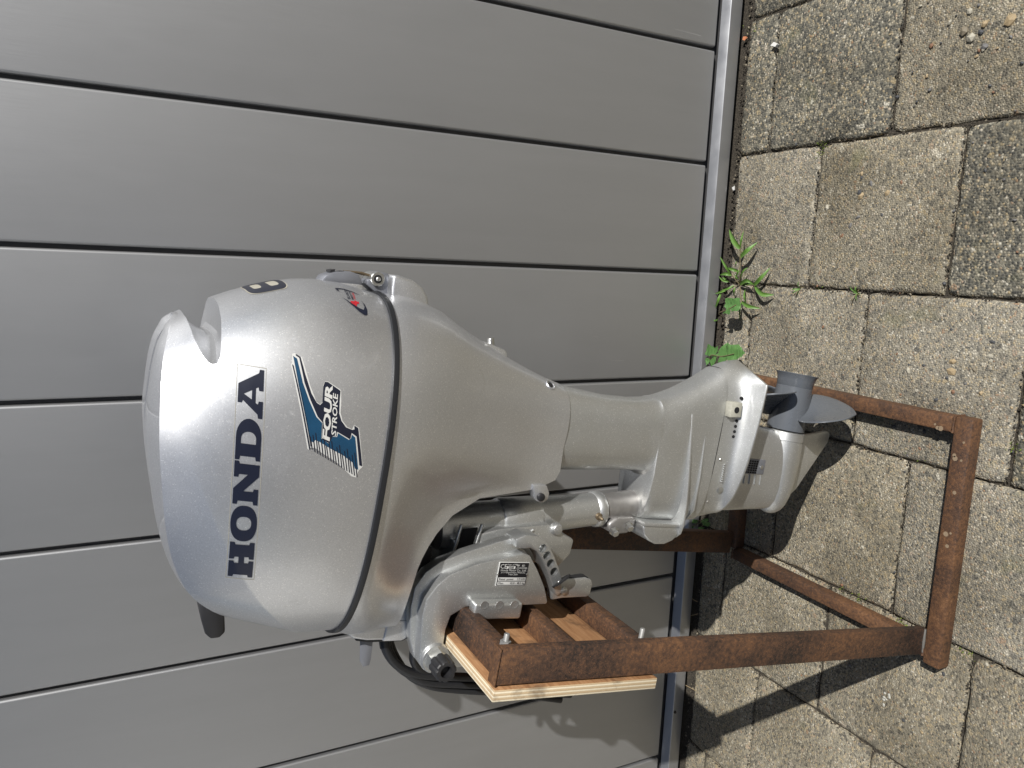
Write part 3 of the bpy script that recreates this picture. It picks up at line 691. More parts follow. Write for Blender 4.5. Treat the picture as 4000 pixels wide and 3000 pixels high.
def stickers(P):
    cov = P['cover']
    bm = bmesh.new(); bm.from_mesh(cov.data); bv = BVHTree.FromBMesh(bm); bm.free()
    # --- big slab-serif lettering
    H = [[(0, 0), (.68, 0), (.68, .19), (.59, .22), (.59, .39), (.85, .39), (.85, .22), (.76, .19), (.76, 0), (1.44, 0), (1.44, .19), (1.34, .22), (1.34, .78), (1.44, .81), (1.44, 1), (.76, 1), (.76, .81), (.85, .78), (.85, .62), (.59, .62), (.59, .78), (.68, .81), (.68, 1), (0, 1), (0, .81), (.10, .78), (.10, .22), (0, .19)]]
    O_ = [sup(.69, .5, .69, .53, 2.35, 36), sup(.69, .5, .265, .30, 2.3, 30)]
    N_ = [[(0, 0), (.6, 0), (.6, .18), (.50, .21), (.50, .60), (1.08, 0), (1.52, 0), (1.52, .8), (1.62, .83), (1.62, 1), (1.02, 1), (1.02, .83), (1.13, .8), (1.13, .45), (.58, 1), (0, 1), (0, .83), (.13, .8), (.13, .2), (0, .17)]]
    arc = [(.86+.66*math.sin(math.pi*k/14), .5-.5*math.cos(math.pi*k/14)) for k in range(15)]
    arci = [(.80+.25*math.sin(math.pi*k/12), .5-.30*math.cos(math.pi*k/12)) for k in range(13)]
    D_ = [[(0, 0)]+arc+[(0, 1), (0, .83), (.14, .8), (.14, .2), (0, .17)], [(.60, .2)]+arci+[(.60, .8)]]
    A_ = [[(0, 0), (.62, 0), (.62, .17), (.50, .2), (.56, .30), (1.08, .30), (1.13, .2), (1.0, .17), (1.0, 0), (1.76, 0), (1.76, .17), (1.63, .2), (1.17, 1), (.50, 1), (.50, .84), (.60, .80), (.14, .2), (0, .17)], [(.66, .45), (1.0, .45), (.83, .77)]]
    x = 0.0
    for g, w in ((H, 1.44), (O_, 1.38), (N_, 1.62), (D_, 1.52), (A_, 1.76)):
        me = curve2d([[(px+x, py) for px, py in p] for p in g])
        lay("letter", me, lambda a, b: (.0552+.03055*a+.0003*b, -.17, 1.1769+.00281*a+.0272*b), (0.02, -1, .1), bv, M['navy'], cov, .0006, .22)
        x += w+.045
    # clear film: its yellowed rim shows as a thin line round the lettering
    fx0, fx1 = -.10, x+.05
    film = curve2d([[(fx0, -.09), (fx1, -.09), (fx1, 1.08), (fx0, 1.08)], [(fx0+.022, -.068), (fx1-.022, -.068), (fx1-.022, 1.058), (fx0+.022, 1.058)]])
    lay("film_rim", film, lambda a, b: (.0552+.03055*a+.0003*b, -.17, 1.1769+.00281*a+.0272*b), (0.02, -1, .1), bv, M['film'], cov, .0003, .22)
    # --- stripes emblem, drawn in picture units of the sticker
    def fm(x, y): return (.3287276+9e-06*x-9.67e-05*y, -.141928-1.3e-06*x-1.71e-05*y, 1.1830589-9.92e-05*x-1.18e-05*y)
    nr = (.185, -.981, .057)
    white = [[(140, 105), (172, 95), (205, 125), (250, 140), (330, 470), (400, 660), (440, 690), (470, 660), (476, 470), (500, 415), (540, 418), (690, 515), (690, 650), (680, 780), (705, 880), (760, 950), (820, 978), (845, 925), (905, 960), (965, 1430), (915, 1475), (885, 1560), (830, 1545), (640, 1370), (470, 1262), (395, 1205), (340, 1195), (318, 1225), (300, 1210), (118, 230), (132, 215)]]
    lay("sticker_white", curve2d(white), fm, nr, bv, M['sticker'], cov, .0004, 70)
    navy = [[(178, 105), (230, 138), (275, 340), (340, 560), (400, 670), (440, 697), (468, 668), (478, 480), (500, 422), (535, 424), (680, 522), (668, 640), (662, 790), (690, 880), (745, 955), (822, 985), (848, 978), (846, 932), (893, 962), (955, 1425), (918, 1412), (875, 1065), (812, 1020), (800, 1080), (790, 1095), (640, 1008), (632, 1062), (590, 1058), (550, 1145), (462, 1098), (468, 900), (410, 830), (330, 640), (265, 440), (215, 150), (178, 125)]]
    lay("sticker_navy", curve2d(navy), fm, nr, bv, M['navy'], cov, .0007, 70)
    blue = [[(148, 130), (190, 160), (245, 440), (315, 650), (395, 835), (462, 905), (456, 1090), (548, 1150), (590, 1065), (640, 1070), (652, 1025), (782, 1104), (808, 1085), (818, 1040), (858, 1075), (905, 1465), (865, 1450), (845, 1385), (710, 1285), (560, 1205), (430, 1125), (385, 1105), (370, 1135), (325, 1118), (200, 480)]]
    lay("sticker_blue", curve2d(blue), fm, nr, bv, M['blue'], cov, .0007, 70)
    bars = []
    for k in range(18):
        u = k/17; x0 = 322+u*(850-322); y0 = 1118+u*(1385-1118)+ (10 if k else 0); ln = 95+u*60
        sx = 24*ln/110; w = 11
        bars.append([(x0, y0-60-40*(k % 3)), (x0+w, y0-52-40*(k % 3)), (x0+w+sx+4, y0+ln+8), (x0+sx+4, y0+ln)])
    bars.append([(132, 230), (146, 240), (330, 1208), (318, 1222)]); bars.append([(165, 240), (177, 300), (345, 1185), (333, 1180)])
    for b in bars: lay("sticker_bar", curve2d([b]), fm, nr, bv, M['navy'], cov, .0010, 90)
    def along(x0, y0, dx, dy, ux, uy):    # text baseline start, direction of reading and of "up" in sticker units
        return lambda a, b: fm(x0+a*dx+b*ux, y0+a*dy+b*uy)
    lay("word", text2d("FOUR", 1, .18, .035, space=.95), along(548, 1130, .0245*0+14.5, -258, -118, -2), nr, bv, M['sticker'], cov, .0010, .3)
    lay("word", text2d("STROKE", 1, .18, .02, space=.98), along(626, 1062, 6.0, -138, -80, -2), nr, bv, M['sticker'], cov, .0010, .3)
    # --- emissions sticker near the rear corner
    def fe(x, y): return (.4348597+1.25e-05*x-7e-05*y, -.0083703+2.29e-05*x-.0001216*y, 1.137547-7.93e-05*x+2.24e-05*y)
    ne = (.876, -.481, -.023)
    for nm, pl, m in (("sticker_arc", [(1045, 1000), (1000, 1000), (900, 950), (760, 850), (600, 735), (770, 835), (900, 905), (975, 930), (990, 890), (960, 830), (920, 780), (990, 850), (1040, 930)], M['navy']),
                      ("sticker_arc", [(480, 545), (520, 540), (640, 560), (780, 610), (920, 690), (760, 620), (640, 580), (545, 565), (530, 580), (560, 620), (600, 645), (520, 600)], M['navy'])):
        lay(nm, curve2d([pl]), fe, ne, bv, m, cov, .0006, 60)
    def ae(x0, y0, dx, dy, ux, uy): return lambda a, b: fe(x0+a*dx+b*ux, y0+a*dy+b*uy)
    lay("word", text2d("EU-RCD", 1, .1, .02), ae(745, 768, -20, -52, -62, 4), ne, bv, M['navy'], cov, .0006)
    lay("word", text2d("EMISSIONS", 1, .1, .02), ae(800, 775, -14, -34, -42, 4), ne, bv, M['navy'], cov, .0006)
    lay("word", text2d("STROKE", 1, .1, .02), ae(835, 770, -10, -35, -42, 4), ne, bv, M['red'], cov, .0006)
    lay("word", text2d("4", 1, .1, .05), ae(890, 885, -30, -170, -180, 0), ne, bv, M['red'], cov, .0006)
    # --- power figure on the stern
    def f8(a, b): return (.42, a, b)
    eight = [sup(-.022, 1.2, .044, .0245, 4.5, 36), sup(-.022, 1.2105, .022, .0055, 4, 20), sup(-.022, 1.1892, .024, .0062, 4, 20)]
    lay("sticker_edge", curve2d([sup(-.022, 1.2, .0452, .0258, 5, 36)]), f8, (1, -.1, .3), bv, M['sticker_tan'], cov, .0004, .012)
    lay("figure", curve2d(eight), f8, (1, -.1, .3), bv, M['navy'], cov, .0007, .012)
    # --- rating plate riveted to the clamp bracket
    cb = P['clamp']; pl = box("rating_plate", .0242, .0604, -.1064, -.1052, .7755, .8258, M['sticker'], cb, .0004)
    def fp(x, y): return (.0604-.0362*y, -.1064, .8258-.0503*x)       # x along the plate, y down
    def q(a0, b0, a1, b1): return [[(a0, b0), (a1, b0), (a1, b1), (a0, b1)]]
    npl = (0, -1, 0)
    lay("plate_print", curve2d(q(.02, .02, .98, .60)), fp, npl, None, M['black_print'], pl, .0003)
    lay("plate_print", curve2d(q(.02, .60, .98, .97)+q(.045, .63, .955, .77)+q(.045, .80, .955, .94)), fp, npl, None, M['black_print'], pl, .0003)
    lay("plate_print", curve2d(q(.26, .165, .54, .275)), fp, npl, None, M['sticker'], pl, .0005)
    def tx(body, x, y, h, m, sh=0, al='LEFT', sx=1.0, bold=0.0):
        lay("plate_word", text2d(body, 1, sh, bold, al), lambda a, b: fp(x+a*h*.72*sx, y-b*h), npl, None, m, pl, .0007)
    tx("CE", .04, .26, .26, M['sticker']); tx("Year of Mfg.", .27, .13, .10, M['sticker']); tx("2008", .30, .262, .13, M['black_print'], bold=.02)
    tx("BF   8D", .60, .17, .11, M['sticker']); tx("(HNX022200)", .58, .262, .085, M['sticker'])
    tx("Honda Motor Co., Ltd.", .5, .375, .125, M['sticker'], al='CENTER'); tx("2-1-1 Minamiaoyama, Minato-ku,", .5, .455, .085, M['sticker'], al='CENTER'); tx("Tokyo, Japan", .5, .53, .085, M['sticker'], al='CENTER')
    tx("Rated  power", .07, .735, .12, M['black_print']); tx("5.9 kW", .93, .735, .12, M['black_print'], al='RIGHT'); tx("Mass", .07, .905, .12, M['black_print']); tx("42.0 - 48.5 kg", .93, .905, .12, M['black_print'], al='RIGHT')
    for x in (.01, .97): lathe("rivet", [(0, .0016), (.0012, .0014), (.0016, .0004)], fp(x, .5), (0, -1, 0), M['steel'], pl, 12)

def motor_details(mo, P):
    low = P['low']; cb = P['clamp']
    # recoil starter grip sticking out of the bow end of the cover
    prism("starter_grip", [(-.030, 1.209), (-.052, 1.2045), (-.071, 1.197), (-.0785, 1.189), (-.077, 1.178), (-.070, 1.172), (-.048, 1.176), (-.030, 1.184)], -.03, .04, M['blackpl'], mo, .0032, 2)
    # cover latch on the stern
    la = prism("latch", [(.4045, 1.121), (.4165, 1.115), (.4220, 1.105), (.4275, 1.084), (.4255, 1.072), (.418, 1.066), (.4115, 1.0655), (.406, 1.113)], -.021, .021, M['latch'], mo, .002, 2)
    for t in (1.108, 1.096): prism("vent", [(.4215, t), (.4235, t-.006), (.4265, t-.006), (.4245, t)], -.012, .012, M['blackpl'], la)
    prism("latch_seat", [(.402, 1.118), (.4085, 1.112), (.4125, 1.072), (.4125, 1.066), (.402, 1.064)], -.026, .026, M['silver'], mo, .001)
    for y in (-.012, .012): tube("latch_wire", [(.4265, y, 1.085), (.4285, y, 1.066), (.4262, y, 1.046)], .0016, M['brass'], la, 8)
    prism("latch_bracket", [(.402, 1.036), (.414, 1.0575), (.4205, 1.058), (.4275, 1.048), (.4345, 1.048), (.4345, 1.03), (.4155, 1.0275), (.405, 1.024)], -.017, .017, M['latch'], mo, .0015)
    ro = lathe("latch_roller", [(-.0225, .0088), (-.0215, .0098), (.0215, .0098), (.0225, .0088)], (.4242, 0, 1.0455), (0, 1, 0), M['steel'], mo, 28)
    lathe("roller_recess", [(.0226, .0058), (.0228, .0058)], (.4242, 0, 1.0455), (0, -1, 0), M['blackpl'], ro, 20)
    lathe("roller_pin", [(.0226, .003), (.0255, .003), (.0262, .0022)], (.4242, 0, 1.0455), (0, -1, 0), M['steel'], ro, 14)
    # housing under the latch
    prism("latch_housing", [(.392, 1.026), (.417, 1.0285), (.4335, 1.030), (.4345, 1.022), (.4318, 1.0005), (.4242, .985), (.4135, .9755), (.400, .971), (.388, .971)], -.036, .036, M['silver'], mo, .004, 3)
    # flushing stub and its pad on the stern side
    pad = prism("stub_pad", [(.330, .876), (.363, .878), (.3645, .870), (.3575, .836), (.3535, .830), (.328, .828)], -.024, .020, M['silver'], mo, .004, 3)
    lathe("stub", [(0, .0050), (.016, .0050), (.0175, .0042)], (.3545, -.010, .8520), (.93, -.1, .3), M['steel'], pad, 18)
    # recessed screw near the waist
    lathe("screw_pocket", [(0, .0085), (.0012, .0092), (.0022, .0085), (.0020, .0070), (-.003, .006)], (.3160, -.0375, .7560), (.72, -.66, -.22), M['silver'], mo, 24)
    lathe("screw_head", [(0, .0048), (.0016, .0045)], (.3160, -.0375, .7560), (.72, -.66, -.22), M['blackpl'], mo, 14)
    # bolt lug on the bow side of the casing edge
    lug = prism("bolt_lug", [(.168, .774), (.149, .768), (.141, .758), (.140, .749), (.146, .742), (.156, .741), (.168, .748)], -.071, -.055, M['silver'], mo, .003, 2)
    lathe("bolt", [(0, .0062), (.004, .0062), (.0048, .0052)], (.150, -.071, .757), (0, -1, 0), M['blackpl'], lug, 16)
    lathe("bolt_socket", [(.0049, .0024), (.0051, .0024)], (.150, -.071, .757), (0, -1, 0), M['rubber'], lug, 6)
    # tilt-angle holes
    for k in range(3):
        lathe("dimple", [(0, .0062), (.0005, .0062), (.0005, .0052), (-.0004, .003), (-.0004, .0001)], (.0035, -.1242, .8475-.0242*k), (.0, -1, 0), M['alu'], P['pad'], 20)
    # tilt pin with black washer, and the carry lug with a slot
    arm = prism("tow_lug", [(-.003, .718), (.024, .722), (.030, .700), (.0335, .664), (.030, .652), (.024, .648), (.006, .648), (.0015, .654), (.0, .70)], -.096, -.078, M['alu'], mo, .003, 2)
    prism("lug_slot", [(.0305, .694), (.0345, .665), (.034, .660), (.0318, .656), (.029, .694)], -.0935, -.082, M['hole'], arm)
    lathe("pin_head", [(0, .0062), (.004, .0062), (.0052, .0045)], (.0135, -.0962, .7015), (0, -1, 0), M['steel'], arm, 20)
    pin = lathe("tilt_pin", [(-.07, .005), (.012, .005), (.0135, .0036)], (.0265, -.0875, .7125), (0, -1, 0), M['steel'], mo, 16)
    lathe("pin_washer", [(0, .0165), (.0022, .0165)], (.030, -.1030, .7115), (.66, .44, .50), M['hole'], pin, 28)
    # swivel: step, grease nipple, fixing bolts
    lathe("swivel_collar", [(.085, .0332), (.089, .0348), (.150, .0322), (.155, .0302)], (.078, 0, .868), (.04, 0, -.278), M['alu'], mo, 40)
    lathe("grease_nipple", [(.0, .0062), (.004, .0060), (.005, .0034), (.011, .0030), (.013, .0018)], (.112, -.0265, .6115), (-.2, -.95, -.1), M['brass'], mo, 12)
    for n, t in ((.0885, .5765), (.0985, .5485)):
        lathe("mount_bolt", [(0, .0088), (.0015, .0088), (.0016, .0064), (.0085, .0064), (.0095, .0052)], (n, -.0295, t), (-.35, -.93, 0), M['steel'], mo, 6)
    prism("mount_yoke", [(.086, .586), (.100, .590), (.112, .575), (.114, .535), (.096, .532), (.084, .546), (.082, .570)], -.030, .030, M['steel_cast'], mo, .006, 3)
    # anode, drain holes, screws and water intake on the gearcase
    an = prism("anode", [(.306, .4005), (.3325, .4035), (.3345, .3785), (.3085, .3750)], -.0585, -.040, M['anode'], mo, .002, 2)
    lathe("anode_hole", [(0, .0056), (.0003, .0056)], (.3205, -.0587, .3895), (0, -1, 0), M['hole'], an, 18)
    for n, t in ((.3415, .3750), (.3010, .3762), (.2914, .3764), (.2820, .3762), (.2730, .3763)):
        lathe("drain_hole", [(-.01, .0028), (.0010, .0028)], (n, -.0500, t), (.05, -.95, .3), M['hole'], P['gear'], 14)
    for n, t, y, r in ((.1745, .3752, -.0445, .0068), (.2293, .3912, -.0468, .0030), (.1505, .3905, -.0370, .0026)):
        sc = lathe("screw", [(-.004, r), (.0008, r), (.0014, r*.8)], (n, y, t), (-.1, -.97, .2), M['steel'], P['gear'], 18)
    # raised marking block: lettering too worn to read
    for k in range(9):
        box("raised_mark", .1900+k*.0038, .1924+k*.0038, -.0505, -.0440, .3772+k*.00022, .3812+k*.00022, M['silver_leg'], P['gear'], .0004)
    wi = prism("water_intake", [(.2045, .310), (.2335, .310), (.2335, .2615), (.2065, .2605)], -.0282, -.0225, M['latch'], mo, .001)
    for a in range(6):
        for b in range(5):
            if b == 0 and False: continue
            box("slot", .2068+a*.0042, .2098+a*.0042, -.0288, -.0280, .2800+b*.006, .2842+b*.006, M['hole'], wi)
    lathe("screw", [(0, .0040), (.0010, .0040), (.0015, .003)], (.2195, -.0282, .2690), (0, -1, 0), M['steel'], wi, 16)
    for k in range(4): prism("intake_rib", [(.2040, .306-k*.0135), (.1860, .3035-k*.0135), (.2040, .3035-k*.0135)], -.0278, -.0225, M['silver_leg'], mo)
    # shift lever under the hood
    prism("shift_lever", [(-.064, .992), (-.112, .985), (-.121, .979), (-.119, .970), (-.110, .969), (-.064, .972)], -.044, -.040, M['latch'], mo, .001)
    # control cables looping down in front of the board
    paths = [[(-.055, -.030, .952), (-.080, -.032, .952), (-.104, -.032, .943), (-.126, -.030, .924), (-.143, -.026, .896), (-.153, -.022, .860), (-.160, -.018, .81), (-.168, -.014, .75), (-.183, -.01, .68), (-.2, -.006, .60), (-.204, -.004, .580)],
             [(-.060, -.018, .945), (-.100, -.02, .938), (-.130, -.022, .920), (-.151, -.02, .892), (-.167, -.016, .855), (-.176, -.012, .80), (-.185, -.008, .74), (-.199, -.004, .67), (-.213, 0, .60), (-.217, .002, .575)],
             [(-.058, -.005, .940), (-.102, -.008, .930), (-.135, -.010, .910), (-.160, -.010, .885), (-.179, -.008, .845), (-.191, -.004, .79), (-.201, 0, .73), (-.214, .004, .66), (-.228, .006, .59)],
             [(-.030, -.060, .938), (-.060, -.052, .918), (-.095, -.042, .906), (-.125, -.030, .895), (-.146, -.022, .872), (-.158, -.018, .83), (-.166, -.012, .77), (-.18, -.004, .70)]]
    for k, p in enumerate(paths): tube("control_cable", spline(p, 8), (.0067, .0064, .0060, .0062)[k], M['rubber'], mo, 14)
    tube("cable_boot", spline([(-.058, -.031, .952), (-.078, -.032, .952), (-.098, -.032, .946)], 5), [.0072, .0078, .008]+[.0078]*8, M['rubber'], mo, 14)

# ---------------------------------------------------------------- plants and loose bits
def leaf(name, b, m, t, w, mat, parent):
    pts = spline([b, m, t], 6); V = []; F = []; k = len(pts)
    for i, p in enumerate(pts):
        u = i/(k-1); d = (pts[min(i+1, k-1)]-pts[max(i-1, 0)]).normalized()
        sd = d.cross(Vector((0, 0, 1))).normalized(); hw = w*.5*math.sin(math.pi*min(1, .12+u*.88))**.8*(1.15-.3*u)
        if u > .99: hw = .0002
        up = sd.cross(d).normalized()
        V += [p-sd*hw+up*hw*.45, p-sd*hw*.45+up*hw*.1, p, p+sd*hw*.45+up*hw*.1, p+sd*hw+up*hw*.45]
    for i in range(k-1):
        for j in range(4): a = i*5+j; F.append((a, a+1, a+6, a+5))
    return pmesh(name, V, F, mat, parent, 60)

def broad(name, pts, lift, mat, parent, seed=0):
    """lobed leaf from its outline; serrated rim, folded along the middle"""
    rn = random.Random(seed); P_ = [Vector(p) for p in pts]; fine = []
    for i, p in enumerate(P_):
        q = P_[(i+1) % len(P_)]
        for k in range(3):
            u = k/3; v = p.lerp(q, u)
            if k: v += Vector((rn.uniform(-1, 1), rn.uniform(-1, 1), 0))*.0012
            fine.append(v)
    me = curve2d([[(v.x, v.y) for v in fine]])
    cx = sum(v.x for v in P_)/len(P_); cy = sum(v.y for v in P_)/len(P_); z0 = P_[0].z
    bm = bmesh.new(); bm.from_mesh(me); bpy.data.meshes.remove(me)
    for ax in (0, 1):
        lo = min(v.co[ax] for v in bm.verts); hi = max(v.co[ax] for v in bm.verts)
        for i in range(1, 8):
            c = [0, 0, 0]; c[ax] = lo+i*(hi-lo)/8; n = [0, 0, 0]; n[ax] = 1
            bmesh.ops.bisect_plane(bm, geom=bm.verts[:]+bm.edges[:]+bm.faces[:], plane_co=c, plane_no=n, dist=1e-6)
    bmesh.ops.triangulate(bm, faces=bm.faces)
    for v in bm.verts:
        a = v.co.x-cx; b = v.co.y-cy
        v.co.z = z0 + lift*(-(a*a)*9+abs(a)*.22) + .0007*math.sin(v.co.x*260+seed)+.0006*math.sin(v.co.y*200+seed*2)+rn.gauss(0, .0004) - .12*(abs(b)**1.3)
    for f in bm.faces:
        f.normal_update()
        if f.normal.z < 0: f.normal_flip()
    m2 = bpy.data.meshes.new(name); bm.to_mesh(m2); bm.free(); finish(m2, mat, 70)
    return link(name, m2, parent)

GRASS = [
    ((0.809, -0.1, 0.03), (0.827, -0.082, 0.034), (0.852, -0.053, 0.024), 0.0136),
    ((0.809, -0.1, 0.03), (0.829, -0.109, 0.036), (0.848, -0.102, 0.026), 0.0068),
    ((0.789, -0.098, 0.026), (0.804, -0.124, 0.03), (0.823, -0.135, 0.014), 0.0113),
    ((0.728, -0.087, 0.008), (0.738, -0.124, 0.024), (0.73, -0.137, 0.014), 0.0090),
    ((0.728, -0.137, 0.014), (0.746, -0.165, 0.022), (0.769, -0.176, 0.01), 0.0105),
    ((0.727, -0.14, 0.014), (0.711, -0.172, 0.022), (0.711, -0.192, 0.008), 0.0105),
    ((0.69, -0.109, 0.02), (0.682, -0.14, 0.026), (0.679, -0.16, 0.012), 0.0090),
    ((0.688, -0.107, 0.02), (0.668, -0.113, 0.026), (0.646, -0.107, 0.018), 0.0060),
    ((0.718, -0.107, 0.01), (0.703, -0.121, 0.024), (0.687, -0.12, 0.016), 0.0068),
    ((0.75, -0.069, 0.02), (0.77, -0.062, 0.034), (0.79, -0.037, 0.03), 0.0075),
    ((0.749, -0.069, 0.02), (0.751, -0.06, 0.03), (0.748, -0.038, 0.026), 0.0075),
    ((0.759, -0.082, 0.014), (0.762, -0.074, 0.024), (0.765, -0.054, 0.022), 0.0075),
    ((0.741, -0.072, 0.01), (0.754, -0.089, 0.02), (0.763, -0.093, 0.018), 0.0060),
    ((0.742, -0.087, 0.01), (0.758, -0.107, 0.022), (0.767, -0.116, 0.018), 0.0053),
    ((0.733, -0.059, 0.02), (0.736, -0.049, 0.026), (0.745, -0.031, 0.024), 0.0053),
    ((0.725, -0.069, 0.01), (0.717, -0.061, 0.02), (0.713, -0.04, 0.02), 0.0053),
    ((0.72, -0.062, 0.01), (0.709, -0.045, 0.024), (0.702, -0.013, 0.02), 0.0053),
    ((0.706, -0.041, 0.02), (0.688, -0.04, 0.026), (0.666, -0.016, 0.014), 0.0090),
    ((0.699, -0.075, 0.01), (0.712, -0.085, 0.022), (0.722, -0.085, 0.02), 0.0075),
    ((0.726, -0.094, 0.008), (0.731, -0.123, 0.02), (0.731, -0.136, 0.014), 0.0060),
    ((0.767, -0.073, 0.014), (0.774, -0.082, 0.022), (0.781, -0.081, 0.02), 0.0038),
    ((0.733, -0.053, 0.01), (0.738, -0.057, 0.024), (0.743, -0.048, 0.028), 0.0060),
    ((0.729, -0.078, 0.0), (0.74, -0.093, 0.02), (0.75, -0.083, 0.026), 0.0053),
]
def rel(p, o): return tuple(a-b for a, b in zip(p, o))
def build_plants():
    o = (.727, -.078, 0)
    g = empty("grass_weed", o, "clump of bright green crabgrass growing from the joint beside the wall rail", "weed")
    for b, m, t, w in GRASS: leaf("blade", rel(b, o), rel(m, o), rel(t, o), w*0.95, M['grass'], g)
    for st in ([(.727, -.078, 0), (.757, -.095, .02), (.809, -.1, .03)], [(.727, -.078, 0), (.712, -.094, .012), (.688, -.108, .02)], [(.727, -.078, 0), (.749, -.069, .02)], [(.727, -.078, 0), (.729, -.137, .014)], [(.727, -.078, 0), (.72, -.064, .012), (.706, -.041, .02)]):
        tube("stem", spline([rel(p, o) for p in st], 4), .0012, M['stem'], g, 6)
    o = (.648, -.030, 0)
    a = empty("thistle_seedling", o, "small thistle seedling with one big lobed leaf below the crabgrass", "weed")
    broad("leaf", [rel(p, o) for p in [(0.696, -0.094, 0.055), (0.698, -0.103, 0.055), (0.698, -0.116, 0.055), (0.7, -0.137, 0.055), (0.687, -0.141, 0.055), (0.673, -0.139, 0.055), (0.668, -0.119, 0.055), (0.674, -0.113, 0.055), (0.661, -0.111, 0.055), (0.663, -0.098, 0.055), (0.66, -0.088, 0.055), (0.672, -0.102, 0.055), (0.678, -0.091, 0.055), (0.685, -0.096, 0.055)]], .8, M['leaf'], a, 1)
    broad("leaf", [rel(p, o) for p in [(0.643, -0.007, 0.02), (0.646, -0.017, 0.02), (0.641, -0.026, 0.02), (0.646, -0.038, 0.02), (0.64, -0.034, 0.02), (0.635, -0.016, 0.02), (0.629, -0.008, 0.02)]], .5, M['grass'], a, 2)
    tube("stem", spline([rel(p, o) for p in ((.648, -.030, 0), (.660, -.055, .035), (.672, -.104, .0545), (.684, -.129, .0555))], 5), [.0015]*8+[.0011]*8, M['stem'], a, 6)
    o = (.520, -.030, 0)
    b = empty("thistle_plant", o, "broad lobed thistle leaves against the rail beside the cavitation plate", "weed")
    broad("leaf", [rel(p, o) for p in [(0.561, -0.032, 0.05), (0.587, -0.041, 0.05), (0.583, -0.063, 0.05), (0.579, -0.065, 0.05), (0.587, -0.08, 0.05), (0.576, -0.078, 0.05), (0.567, -0.072, 0.05), (0.569, -0.082, 0.05), (0.575, -0.08, 0.05), (0.592, -0.098, 0.05), (0.597, -0.104, 0.05), (0.593, -0.116, 0.05), (0.597, -0.14, 0.05), (0.59, -0.152, 0.05), (0.584, -0.156, 0.05), (0.58, -0.161, 0.05), (0.573, -0.154, 0.05), (0.566, -0.145, 0.05), (0.558, -0.133, 0.05), (0.552, -0.118, 0.05), (0.559, -0.111, 0.05), (0.551, -0.107, 0.05), (0.538, -0.094, 0.05), (0.55, -0.081, 0.05), (0.562, -0.088, 0.05), (0.562, -0.078, 0.05), (0.546, -0.071, 0.05), (0.533, -0.06, 0.05), (0.549, -0.052, 0.05), (0.56, -0.066, 0.05), (0.56, -0.055, 0.05), (0.559, -0.052, 0.05)]], .8, M['leaf'], b, 3)
    broad("leaf", [rel(p, o) for p in [(0.549, -0.031, 0.045), (0.554, -0.036, 0.045), (0.552, -0.046, 0.045), (0.545, -0.046, 0.045), (0.535, -0.04, 0.045), (0.541, -0.036, 0.045)]], .5, M['leaf'], b, 4)
    tube("stem", spline([rel(p, o) for p in ((.520, -.030, 0), (.535, -.04, .03), (.561, -.055, .0495), (.564, -.094, .0515), (.575, -.132, .0515))], 5), [.0014]*12+[.0009]*9, M['stem'], b, 6)
    o = (.150, -.036, 0)
    c = empty("leafy_sprout", o, "little round-leaved sprout between the rail and the far leg of the stand", "weed")
    broad("leaf", [rel(p, o) for p in [(0.154, -0.04, 0.035), (0.149, -0.024, 0.035), (0.14, -0.008, 0.035), (0.137, -0.013, 0.035), (0.142, -0.031, 0.035), (0.149, -0.043, 0.035)]], .5, M['leaf2'], c, 5)
    broad("leaf", [rel(p, o) for p in [(0.155, -0.055, 0.035), (0.165, -0.063, 0.035), (0.17, -0.078, 0.035), (0.165, -0.081, 0.035), (0.155, -0.067, 0.035), (0.152, -0.057, 0.035)]], .5, M['leaf2'], c, 6)
    broad("leaf", [rel(p, o) for p in [(0.151, -0.057, 0.035), (0.157, -0.068, 0.035), (0.163, -0.084, 0.035), (0.156, -0.087, 0.035), (0.15, -0.078, 0.035), (0.148, -0.063, 0.035)]], .5, M['leaf2'], c, 7)
    broad("leaf", [rel(p, o) for p in [(0.137, -0.046, 0.035), (0.142, -0.055, 0.035), (0.142, -0.067, 0.035), (0.135, -0.058, 0.035), (0.133, -0.048, 0.035)]], .5, M['leaf2'], c, 8)
    broad("leaf", [rel(p, o) for p in [(0.13, -0.016, 0.035), (0.133, -0.026, 0.035), (0.134, -0.033, 0.035), (0.128, -0.025, 0.035), (0.126, -0.016, 0.035)]], .5, M['leaf2'], c, 9)
    for q in ((.145, -.028, .033), (.158, -.066, .033), (.154, -.07, .032), (.139, -.054, .033), (.131, -.024, .033)): tube("stem", [(0, 0, 0), rel(q, o)], .0009, M['stem'], c, 6)
    for (x, y), n, lab in (((.727, -.253), 6, "tiny grass tuft in the paving joint nearer the wall"), ((.726, -.396), 9, "sparse grass tuft with a long blade in the paving joint farther from the wall")):
        t = empty("grass_tuft", (x, y, -.003), lab, "weed"); rn = random.Random(n)
        for k in range(n):
            a_ = rn.uniform(0, 6.28); l = rn.uniform(.008, .020)*(1.6 if n > 6 and k == 0 else 1)
            d = Vector((math.cos(a_), math.sin(a_), 0))
            leaf("blade", (0, 0, 0), d*l*.5+Vector((0, 0, l*.5)), d*l+Vector((0, 0, l*.45)), .0026, M['grass'] if k % 3 else M['stem'], t)
    # moss cushions in the joints
    V = []; F = []; rn = random.Random(5)
